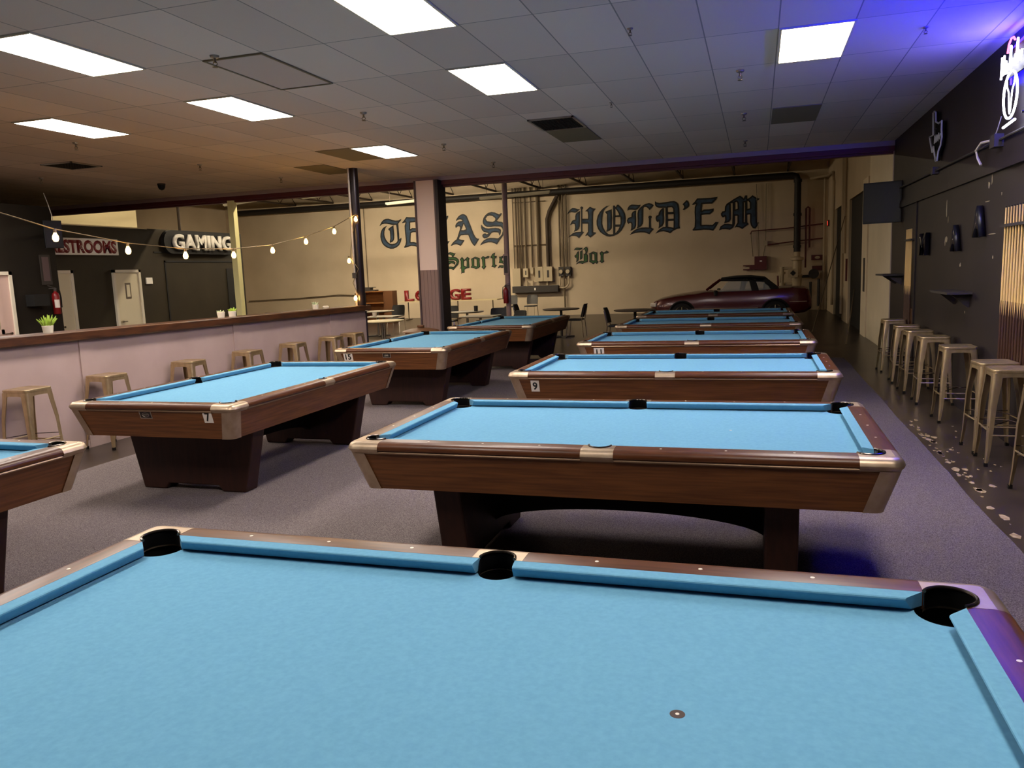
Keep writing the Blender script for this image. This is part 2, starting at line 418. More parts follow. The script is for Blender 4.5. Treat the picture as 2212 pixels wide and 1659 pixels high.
# ================================================================== CEILING FITTINGS
def troffer_proto():
    t = thing('ceiling_light', '', 'ceiling light', (0, 0, H), 0, 'lit ceiling lights')
    m = MB()
    for x in (-.305, .285): m.b2((x, -.61, -.012), (x+.02, .61, .0))
    for y in (-.61, .59): m.b2((-.285, y, -.014), (.285, y+.02, .0))
    m.build('frame', 'fixture', t)
    m = MB()
    m.loft([[(-.285, -.59, -.004), (.285, -.59, -.004), (.285, .59, -.004), (-.285, .59, -.004)], [(-.28, -.585, -.014), (.28, -.585, -.014), (.28, .585, -.014), (-.28, .585, -.014)]])
    m.build('lens', 'lens', t)
    return t
LIGHTS = [
 (-2.585, 8.02, 'lit rectangular ceiling light in the middle, nearest the square air vent'),
 (.475, 8.02, 'lit rectangular ceiling light on the right, in the blue glow'),
 (-5.635, 8.02, 'lit ceiling light left of centre, behind the unlit panel'),
 (-8.075, 8.02, 'lit ceiling light farthest left, nearest the dark left vent'),
 (-5.635, 11.68, 'smallest and farthest lit ceiling light, by the top of the black post'),
 (-5.635, 5.58, 'lit ceiling light cut off by the left edge of the photo'),
 (-2.585, 5.58, 'lit ceiling light cut off by the top edge of the photo'),
 (-2.585, 1.92, 'ceiling light above the nearest pool table, out of view'),
 (.475, 1.92, 'ceiling light right above the camera, out of view'),
 (-5.635, 1.92, 'ceiling light above the front left table, out of view'),
 (-10.515, 8.02, 'ceiling light over the lounge beside the dark room, out of view'),
 (-10.515, 4.36, 'ceiling light over the front of the lounge, out of view'),
 (-8.075, 5.58, 'ceiling light above the half wall, out of view'),
 (-11.735, 9.24, 'added fill ceiling light against the black corner wall, out of view'),  # unseen lamp added to lift the restrooms sign and dark wall
 (.475, 5.58, 'ceiling light above the second table of the right row, out of view'),
]
t0 = troffer_proto()
for i, (x, y, lab) in enumerate(LIGHTS):
    if i == 0: t0.location = (x, y, H); t0['label'] = lab
    else: dup(t0, (x, y, H), 0, lab)
t = thing('ceiling_light', 'unlit ceiling light panel beside the large sprinkler, left of centre', 'ceiling light', (-4.415, 6.8, H))
m = MB()
for x in (-.305, .285): m.b2((x, -.61, -.012), (x+.02, .61, .0))
for y in (-.61, .59): m.b2((-.285, y, -.014), (.285, y+.02, .0))
m.build('frame', 'tile_old', t)
MB().b2((-.285, -.59, -.006), (.285, .59, -.002)).build('lens', 'lens_off', t)
# odd replacement tiles
for x, y, lab in ((.475, 11.68, 'dull brown replacement ceiling tile under the blue glow at right'), (-2.585, 11.68, 'dull grey ceiling tile just behind the square vent'), (-6.245, 11.68, 'olive brown ceiling tile left of the farthest light'), (-7.465, 13.0, 'brownish stained ceiling tile above the yellow post')):
    tag(MB().box((x, y, H-.004), (.6, 1.2, .008)).build('ceiling_tile', 'tile_old'), lab, 'ceiling tile')
def vent(x, y, w, l, lab):
    t = thing('air_vent', lab, 'vent', (x, y, H))
    m = MB()
    for sx in (-1, 1): m.b2((sx*w/2-(.03 if sx > 0 else 0), -l/2, -.02), (sx*w/2+(.03 if sx < 0 else 0), l/2, 0))
    for sy in (-1, 1): m.b2((-w/2, sy*l/2-(.03 if sy > 0 else 0), -.02), (w/2, sy*l/2+(.03 if sy < 0 else 0), 0))
    m.build('frame', 'silver', t)
    MB().b2((-w/2+.03, -l/2+.03, -.004), (w/2-.03, l/2-.03, -.001)).build('backing', 'pocket', t)
    m = MB(); k = 12
    for i in range(1, k): m.box((-w/2+w*i/k, 0, -.012), (.004, l-.06, .014))
    for i in range(1, k): m.box((0, -l/2+l*i/k, -.012), (w-.06, .004, .014))
    m.build('grille', 'box_dark', t)
vent(-2.58, 10.68, .62, .84, 'square egg-crate air vent in the ceiling right of centre')
vent(-10.5, 10.3, .62, .62, 'dark square air vent in the ceiling far left')
SPR = [(-4.53, 6.11, 'largest silver sprinkler head, beside the unlit light panel'), (-4.53, 8.85, 'sprinkler head halfway along the middle row, left of the vent'), (-4.56, 11.48, 'sprinkler head right of the farthest ceiling light'),
 (-4.53, 13.76, 'sprinkler head just before the ceiling edge, above the square column'), (-.18, 11.25, 'sprinkler head left of the dull brown tile at right'), (-.2, 13.66, 'sprinkler head nearest the ceiling edge at right'),
 (-.18, 8.79, 'sprinkler head beside the right lit ceiling light'), (-1.02, 6.87, 'small sprinkler head between the two right-hand lights near the top'), (-1.68, 9.71, 'small sprinkler stub right in front of the square vent'),
 (-8.84, 11.29, 'sprinkler head above the gaming sign'), (-8.73, 13.47, 'sprinkler head above the yellow post, near the ceiling edge'), (-8.85, 8.79, 'sprinkler head just behind the farthest left light'), (-12.1, 11.17, 'sprinkler head behind the dark left vent'), (1.38, 7.92, 'small sprinkler head in the bright blue glow at top right')]
def sprinkler():
    t = thing('sprinkler', '', 'sprinkler', (0, 0, H), 0, 'ceiling sprinklers')
    MB().lathe([(.0, 0), (.042, -.0), (.036, -.016), (.02, -.024), (.0, -.024)], seg=14).build('cup', 'silver', t, True)
    MB().cyl((0, 0, -.02), (0, 0, -.06), .011, seg=8).build('stem', 'hook', t)
    m = MB(); m.tube([(.012, 0, -.05), (.024, 0, -.072), (0.0, 0, -.094), (-.024, 0, -.072), (-.012, 0, -.05)], .004, 6); m.lathe([(0, -.092), (.026, -.094), (.026, -.098), (0, -.1)], seg=10)
    m.build('deflector', 'hook', t)
    return t
s0 = sprinkler()
for i, (x, y, lab) in enumerate(SPR):
    if i == 0: s0.location = (x, y, H); s0['label'] = lab
    else:
        c_ = dup(s0, (x, y, H), 0, lab)
        if 'small' in lab: c_.scale = (.6, .6, .6)
t = thing('dome_camera', 'black dome security camera on the ceiling above the gaming sign', 'camera', (-11.11, 13.0, H))
MB().lathe([(0, 0), (.075, 0), (.075, -.03), (.0, -.03)], seg=18).build('base', 'box_dark', t, True)
MB().lathe([(.07, -.03), (.066, -.07), (.045, -.11), (0, -.13)], seg=18).build('dome', 'tv', t, True)

# columns under the ceiling edge
t = thing('square_column', 'square boxed column with pink upper panel and grey beadboard base', 'column', (-6.39, 15.12, 0))
m = MB(); m.b2((-.2, -.17, 1.84), (.2, .17, 3.62)); m.build('upper_panel', 'column', t)
m = MB()
for k in range(5): m.b2((-.2+.08*k+.003, -.18, 0), (-.2+.08*k+.077, -.165, 1.84))
m.b2((-.2, -.172, 0), (.2, .17, 1.84)); m.build('base_panel', 'column_panel', t)
for sx in (-1, 1):
    m = MB(); m.b2((sx*.2-.03*(sx < 0), -.215, 0), (sx*.2+.03*(sx > 0), .17, 3.62)); m.build('corner_trim', 'column_trim', t)
MB().b2((.23, -.215, 0), (.29, .2, 3.62)).build('side_board', 'purple_dark', t)
t = thing('round_post', 'dark glossy round steel post at the end of the half wall', 'post', (-7.0, 13.12, 1.231))
MB().cyl((0, 0, 0), (0, 0, H-1.228), .086, seg=20).build('pole', 'pole_dark', t, True)
MB().cyl((-.045, -.1, .0), (-.045, -.1, H-1.228), .022, seg=10).build('conduit', 'pole_light', t, True)
MB().b2((-.08, -.13, .5), (.0, -.09, .6)).build('bracket', 'box_dark', t)
tag(MB().b2((-11.22, 15.13, 0), (-11.08, 15.27, 3.6)).build('yellow_post', 'yellow_post'), 'pale yellow square steel post in front of the gaming sign', 'post')
t = thing('thin_post', 'thin round grey mauve post right of the square column', 'post', (-5.1, 16.16, 0))
MB().cyl((0, 0, 0), (0, 0, 3.66), .055, seg=16).build('pole', 'column_panel', t, True)
# ================================================================== POOL TABLES (nine-foot)
A_, B_ = 1.27, .635                       # half length and half width between the cushion noses
HB, HR = .774, .82
SIDES = {'front': ((0, -B_), (1, 0), (0, -1), A_), 'back': ((0, B_), (1, 0), (0, 1), A_), 'left': ((-A_, 0), (0, 1), (-1, 0), B_), 'right': ((A_, 0), (0, 1), (1, 0), B_)}
RAILP = [(.05, .80), (.05, .82), (.122, .82), (.140, .817), (.154, .809), (.162, .797), (.165, .784), (.160, .774), (.150, .770), (.05, .770)]
OUTP = [(.043, .82), (.025, .817), (.011, .809), (.003, .797), (-.002, .783), (.003, .771), (.012, .762), (.016, .755)]   # inset from the outer line
def sp(side, s, t, z):
    o, u, n, h = SIDES[side]
    return (o[0]+u[0]*s+n[0]*t, o[1]+u[1]*s+n[1]*t, z)
def apron_t(z): return .150-(.765-z)*(.065/.225)

def pool_table():
    T = thing('pool_table', '', 'pool table', (0, 0, 0), 0, 'blue cloth pool tables')
    # bed cloth with pocket bites
    R, RS = .082, .064
    pts = []
    def corner(sx, sy, rev):
        a = arc(.02, .02, R, -68.5, -201.5, 16)
        a = [(sx*(A_+x), sy*(B_+y)) for x, y in a]
        return a[::-1] if rev else a
    def sidep(sy, rev):
        a = [(x, sy*(B_+.055+y)) for x, y in arc(0, 0, RS, 185, 355, 12)]
        return a[::-1] if rev else a
    pts += corner(-1, -1, True)[::-1] if False else []
    loop = []
    loop += corner(-1, -1, False)[:]      # from x=-edge .. to y=-edge
    loop += sidep(-1, False)
    loop += corner(1, -1, True)
    loop += corner(1, 1, False)
    loop += sidep(1, True)
    loop += corner(-1, 1, True)
    m = MB()
    top = [m.bm.verts.new((x, y, HB)) for x, y in loop]
    bot = [m.bm.verts.new((x, y, HB-.02)) for x, y in loop]
    for tri in tessellate_polygon([[Vector((x, y, 0)) for x, y in loop]]):
        try: m.bm.faces.new([top[i] for i in tri])
        except ValueError: pass
    for i in range(len(loop)):
        j = (i+1) % len(loop)
        try: m.bm.faces.new((top[i], top[j], bot[j], bot[i]))
        except ValueError: pass
    m.build('bed_cloth', 'felt', T)
    # cushions
    CP = [(.056, .8198), (.006, .8178), (.001, .8155), (0, .8115), (.003, .806), (.019, .7805), (.056, .779)]
    def cushion(side, e0, k0, e1, k1):
        mm = MB()
        mm.loft([[sp(side, e0+k0*t, t, z) for t, z in CP], [sp(side, e1+k1*t, t, z) for t, z in CP]])
        mm.build('cushion', 'felt', T)
    for sd in ('front', 'back'):
        cushion(sd, -(A_-.088), -1.0, -.066, .12); cushion(sd, .066, -.12, A_-.088, 1.0)
    for sd in ('left', 'right'): cushion(sd, -(B_-.088), -1.0, B_-.088, 1.0)
    # wooden rails with a metal bead below
    for sd, segs in (('front', ((-(A_-.035), -.085), (.085, A_-.035))), ('back', ((-(A_-.035), -.085), (.085, A_-.035))), ('left', ((-(B_-.035), B_-.035),)), ('right', ((-(B_-.035), B_-.035),))):
        for a, b in segs:
            r = MB().loft([[sp(sd, s, t, z) for t, z in RAILP] for s in (a, b)]).build('rail', 'rail_wood' if sd in ('front', 'back') else 'rail_wood_end', T, True)
            MB().loft([[sp(sd, s, t, z) for t, z in ((.10, .770), (.155, .770), (.158, .764), (.155, .757), (.10, .757))] for s in (a, b)]).build('rail_bead', 'trim_metal', r, True)
        o, u, n, h = SIDES[sd]
        for k in ((-3, -2, -1, 1, 2, 3) if h == A_ else (-1, 0, 1)):
            x, y, z = sp(sd, k*A_/4, .0937, HR)
            MB().lathe([(0, 0), (.0065, 0), (.0065, .0008), (0, .0008)], seg=10).build('rail_sight', 'pearl', T, loc=(x, y, z))
    # aprons and undercarriage
    for sd in SIDES:
        h = SIDES[sd][3]
        ap = [(.150, .768), (.085, .54), (.073, .54), (.138, .768)]
        MB().loft([[sp(sd, s*(h+t-.035), t, z) for t, z in ap] for s in (-1, 1)]).build('apron', 'walnut' if h == A_ else 'walnut_end', T)
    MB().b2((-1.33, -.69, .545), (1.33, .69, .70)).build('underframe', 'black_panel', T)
    # metal corner pieces
    def corner_part(sx, sy):
        f = lambda p, z: (sx*(A_+p[0]), sy*(B_+p[1]), z)
        rim = arc(.025, .025, .066, 157, -67, 22)
        def outer(d):
            t = .165-d; r = max(.062-d, .012)
            return [(-.035, t)] + arc(t-r, t-r, r, 90, 0, 10) + [(t, -.035)]
        m = MB()
        rows = [outer(d) for d, z in OUTP]
        m.loft([[f(p, z) for p in row] for row, (d, z) in zip(rows, OUTP)], close=False, cap=False)
        top = rows[0]; inner = [(-.035, .05)] + rim + [(.05, -.035)]
        loop = inner + top[::-1]
        vs = [m.bm.verts.new(f(p, HR+.0006)) for p in loop]
        for tri in tessellate_polygon([[Vector((p[0], p[1], 0)) for p in loop]]):
            try: m.bm.faces.new([vs[i] for i in tri])
            except ValueError: pass
        m.loft([[f(p, HR+.0006) for p in inner], [f(p, .76) for p in inner]], close=False, cap=False)
        m.build('corner_casting', 'casting', T, True)
        m = MB()
        def ring(t, off):
            t += off; r = .055
            return [(t-.1, t)] + arc(t-r, t-r, r, 90, 0, 10) + [(t, t-.1)]
        zs = (.757, .538)
        o_ = [ring(apron_t(z), .005) for z in zs]; i_ = [ring(apron_t(z), -.004) for z in zs]
        m.loft([[f(p, zs[0]) for p in o_[0]], [f(p, zs[1]) for p in o_[1]], [f(p, zs[1]) for p in i_[1]], [f(p, zs[0]) for p in i_[0]], [f(p, zs[0]) for p in o_[0]]], close=False, cap=False)
        m.build('corner_cover', 'casting', T, True)
        rimp = [f(p, HR+.002) for p in arc(.025, .025, .064, 157, -67, 24)]
        rr = MB().tube(rimp, .0055, 8).build('pocket_rim', 'rim_metal', T, True)
        liner(sx*(A_+.025), sy*(B_+.025), .0635, math.degrees(math.atan2(sy, sx)), rr)
    def liner(x, y, r, ang, parent):
        m = MB(); N = 28
        def hz(k):
            a = math.radians(360*k/N - ang); c = math.cos(a)
            return HR-.004 if c > -.3 else HB-.006
        R2 = r+.0175 if r > .06 else r+.0055
        def rg(rad, z):
            return [(x+rad(k)*math.cos(2*math.pi*k/N), y+rad(k)*math.sin(2*math.pi*k/N), z(k)) for k in range(N)]
        out_ = lambda k: hz(k) > HB
        rings = [rg(lambda k: r if out_(k) else R2, hz), rg(lambda k: r if out_(k) else R2, lambda k: .767), rg(lambda k: R2-.002, lambda k: .762), rg(lambda k: R2-.004, lambda k: .708), rg(lambda k: r*.9, lambda k: .703)]
        m.loft(rings, True, False); m.face(rings[-1])
        m.build('pocket_liner', 'pocket', parent, True)
    for sx in (-1, 1):
        for sy in (-1, 1): corner_part(sx, sy)
    for sd in ('front', 'back'):
        rim = arc(0, .055, .060, 180, 0, 18)
        inner = [(-.085, .05), (-.060, .05)] + rim + [(.060, .05), (.085, .05)]
        m = MB()
        rows = [[(-.085, .165-d), (.085, .165-d)] for d, z in OUTP]
        m.loft([[sp(sd, p[0], p[1], z) for p in row] for row, (d, z) in zip(rows, OUTP)], close=False, cap=False)
        loop = inner + [(.085, .122), (-.085, .122)]
        vs = [m.bm.verts.new(sp(sd, p[0], p[1], HR+.0006)) for p in loop]
        for tri in tessellate_polygon([[Vector((p[0], p[1], 0)) for p in loop]]):
            try: m.bm.faces.new([vs[i] for i in tri])
            except ValueError: pass
        m.loft([[sp(sd, p[0], p[1], HR+.0006) for p in inner], [sp(sd, p[0], p[1], .76) for p in inner]], close=False, cap=False)
        m.build('side_casting', 'casting', T, True)
        rr = MB().tube([sp(sd, p[0], p[1], HR+.002) for p in arc(0, .055, .058, 180, 0, 20)], .0052, 8).build('pocket_rim', 'rim_metal', T, True)
        liner(0, (1 if sd == 'back' else -1)*(B_+.055), .0575, 90 if sd == 'back' else -90, rr)
    # pedestal legs and arched stretcher
    for sx in (-1, 1):
        poly = [(-.64, .55), (.64, .55), (.515, 0), (.29, 0), (.25, .05), (-.25, .05), (-.29, 0), (-.515, 0)]
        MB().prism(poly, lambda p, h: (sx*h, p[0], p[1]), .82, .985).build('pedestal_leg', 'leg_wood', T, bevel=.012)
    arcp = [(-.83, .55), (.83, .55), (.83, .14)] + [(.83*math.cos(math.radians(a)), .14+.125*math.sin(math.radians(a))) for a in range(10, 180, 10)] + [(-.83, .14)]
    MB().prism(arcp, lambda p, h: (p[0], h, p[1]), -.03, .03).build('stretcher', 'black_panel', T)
    return T

def on_apron(T, side, s, zc, w, h, name, mat, txt=None, tmat='ink', th=None, tw=None):
    """a plate lying on the sloping apron face of one side"""
    o, u, n, hh = SIDES[side]
    right = Vector((0, 0, 1)).cross(Vector((n[0], n[1], 0)))
    su = 1 if right.dot(Vector((u[0], u[1], 0))) > 0 else -1
    up = Vector(sp(side, 0, apron_t(.7), .7)) - Vector(sp(side, 0, apron_t(.6), .6)); up.normalize()
    nrm = right.cross(up)
    c = Vector(sp(side, s*su, apron_t(zc), zc))
    m = MB(); q = [(-w/2, -h/2), (w/2, -h/2), (w/2, h/2), (-w/2, h/2)]
    m.loft([[c+right*a+up*b+nrm*.0005 for a, b in q], [c+right*a+up*b+nrm*.0025 for a, b in q]])
    pl = m.build(name, mat, T)
    if txt: text_mesh(txt, 'number', tmat, right, up, c+nrm*.0026, th, pl, width=tw, bold=.03, depth=.0006)
    return pl, c, right, up, nrm
def nameplate(T, side):
    pl, c, r, u, n = on_apron(T, side, -.03, .73, .115, .065, 'nameplate', 'silver')
    q = [(-.05, -.026), (.05, -.026), (.05, .026), (-.05, .026)]
    MB().loft([[c+r*a+u*b+n*.0026 for a, b in q], [c+r*a+u*b+n*.0034 for a, b in q]]).build('plate_face', 'nameplate', pl)
    pts = [c+r*.032*math.cos(k*.3927)+u*.017*math.sin(k*.3927)+n*.0042 for k in range(16)]
    MB().tube(pts, .0016, 5, closed=True).tube([c-r*.022+n*.0042, c+r*.022+n*.0042], .003, 5).build('plate_emblem', 'silver', pl)

PT = pool_table()
SPOTS = [
 (-.794, 1.6, 0, 'blue cloth pool table nearest the camera, filling the bottom of the photo'),
 (-.777, 4.64, 0, 'blue cloth pool table second in the right row, arched black base showing'),
 (-.759, 7.606, 0, 'pool table with a white number 9 label on its long side'),
 (-.756, 10.496, 0, 'pool table with a white number 11 label on its long side'),
 (-.764, 13.38, 0, 'fifth pool table of the right row, just behind the number 11 table'),
 (-.783, 15.9, 0, 'last pool table of the right row, right in front of the red car'),
 (-4.558, 6.353, math.pi/2, 'pool table with a white number 7 label on its short end'),
 (-4.527, 10.54, math.pi/2, 'pool table with a white number 15 label on its short end'),
 (-4.46, 14.36, math.pi/2, 'darker pool table farthest back in the left row, by the square column'),
 (-4.65, 2.25, math.pi/2, 'pool table at the left edge of the photo, only one corner showing'),
]
TABLES = []
for i, (x, y, rz, lab) in enumerate(SPOTS):
    if i == 0: PT.location = (x, y, .004); PT['label'] = lab; TABLES.append(PT)
    else: TABLES.append(dup(PT, (x, y, .004), rz, lab))
for i, tx, sd, s, zc, wd in ((6, '7', 'left', .55, .722, .082), (7, '15', 'left', -.588, .712, .13), (2, '9', 'front', -1.176, .692, .078), (3, '11', 'front', -1.144, .692, .13)):
    on_apron(TABLES[i], sd, s, zc, wd, .11 if tx != '7' else .1, 'number_label', 'white_card', tx, 'ink', .078, (.045 if len(tx) == 1 else .085) if tx != '11' else .07)
for i in (6, 7, 8): nameplate(TABLES[i], 'left')
def foot_spot(T, full):
    o = MB().lathe([(0, 0), (.0165 if full else .008, 0), (.0165 if full else .008, .0006), (0, .0006)], seg=20).build('foot_spot', 'spot' if full else 'pearl', T, loc=(A_/2, 0, HB))
    if full: MB().lathe([(0, .0006), (.0045, .0006), (.0045, .001), (0, .001)], seg=12).build('spot_centre', 'pearl', o)
foot_spot(TABLES[0], True); foot_spot(TABLES[1], False)

# ================================================================== METAL BAR STOOLS
def stool():
    T = thing('bar_stool', '', 'bar stool', (0, 0, 0), 0, 'metal bar stools')
    Z = .80
    def rr(h, r, n=5):
        pts = []
        for cx, cy, a in ((1, 1, 0), (-1, 1, 90), (-1, -1, 180), (1, -1, 270)):
            pts += arc(cx*(h-r), cy*(h-r), r, a, a+90, n)
        return pts
    m = MB()
    prof = [(.150, Z-.03), (.155, Z-.03), (.158, Z-.012), (.155, Z-.003), (.147, Z), (.138, Z-.003), (.12, Z-.007), (.015, Z-.009)]
    m.loft([[(x, y, z) for x, y in rr(h, min(.045, h*.6))] for h, z in prof], True, False)
    pts = rr(.015, .009); m.face([(x, y, Z-.010) for x, y in pts])
    m.build('seat', 'gun', T, True)
    # skirt under the seat joining the legs
    m = MB()
    for k in range(4):
        R = Matrix.Rotation(k*math.pi/2, 3, 'Z'); N = 12; top = []; bot = []
        for i in range(N+1):
            x = -.13+.26*i/N; d = abs(x)/.13
            top.append(R @ Vector((x, -.152, Z-.028))); bot.append(R @ Vector((x, -.155, Z-.062-.03*d**4)))
        m.loft([top, bot, [p+R @ Vector((0, .004, 0)) for p in bot], [p+R @ Vector((0, .004, 0)) for p in top]], False, False)
    m.build('skirt', 'gun', T, True)
    for k in range(4):
        R = Matrix.Rotation(k*math.pi/2, 3, 'Z')
        m = MB(); rings = []
        for z, c, wd in ((Z-.03, .155, .072), (Z-.12, .160, .066), (.5, .176, .052), (.25, .184, .04), (.14, .188, .033), (.05, .194, .026), (.012, .198, .022)):
            r = wd*.38; th = .0035
            out = [(c-wd, c)] + arc(c-r, c-r, r, 90, 0, 5) + [(c, c-wd)]
            inn = [(c-wd, c-th)] + arc(c-r, c-r, r-th, 90, 0, 5) + [(c-th, c-wd)]
            rings.append([R @ Vector((x, y, z)) for x, y in out+inn[::-1]])
        m.loft(rings)
        lg = m.build('leg', 'gun', T, True)
        MB().b2((-.014, -.014, 0), (.014, .014, .03)).build('foot_cap', 'rubber', lg, loc=R @ Vector((.188, .188, 0)), rz=k*math.pi/2)
        zz = .30 if k % 2 else .26; c = .178
        m = MB(); a = R @ Vector((-c+.02, -c, zz)); b = R @ Vector((c-.02, -c, zz))
        m.tube([a, b], .007, 6); m.build('footrest', 'gun', T, True)
    for k in (0, 1):
        R = Matrix.Rotation(k*math.pi/2+math.pi/4, 3, 'Z')
        MB().tube([R @ Vector((-.25, 0, .33)), R @ Vector((0, 0, .35 + .01*k)), R @ Vector((.25, 0, .33))], .004, 6).build('cross_brace', 'gun_dark', T, True)
    return T
ST = stool()
STOOLS = [
 (2.0, 13.25, .05, 'metal bar stool farthest along the right wall'), (1.99, 12.05, -.04, 'metal bar stool second farthest along the right wall, below the letter M'),
 (1.985, 11.2, .06, 'metal bar stool third farthest along the right wall'), (2.0, 10.33, -.03, 'metal bar stool below the middle letter A on the right wall'),
 (2.01, 9.2, .0, 'metal bar stool below the highest letter A on the right wall'), (2.0, 7.80, .05, 'metal bar stool right under the large cue rack'),
 (2.0, 7.35, -.03, 'metal bar stool touching the one under the large cue rack, nearer the camera'), (2.0, 6.32, .04, 'metal bar stool cut off by the right edge, only its front leg showing'),
 (-6.77, 5.8, .03, 'metal bar stool cut off by the left edge of the photo, at the half wall'), (-6.78, 6.80, -.03, 'metal bar stool behind the far left corner of the number 7 table'),
 (-6.76, 8.08, .05, 'metal bar stool third along the half wall, above the number 7 table cushion'), (-6.75, 9.26, -.02, 'metal bar stool fourth along the half wall, left of the number 7 table far pocket'),
 (-6.73, 10.36, .03, 'metal bar stool fifth along the half wall, standing clear of its neighbours'), (-6.71, 11.45, .05, 'metal bar stool sixth along the half wall, its seat overlapping the last one'), (-6.7, 12.15, -.05, 'last metal bar stool along the half wall, just left of the number 15 table'),
]
for i, (x, y, rz, lab) in enumerate(STOOLS):
    if i == 0: ST.location = (x, y, 0); ST.rotation_euler.z = rz; ST['label'] = lab
    else: dup(ST, (x, y, 0), rz, lab)
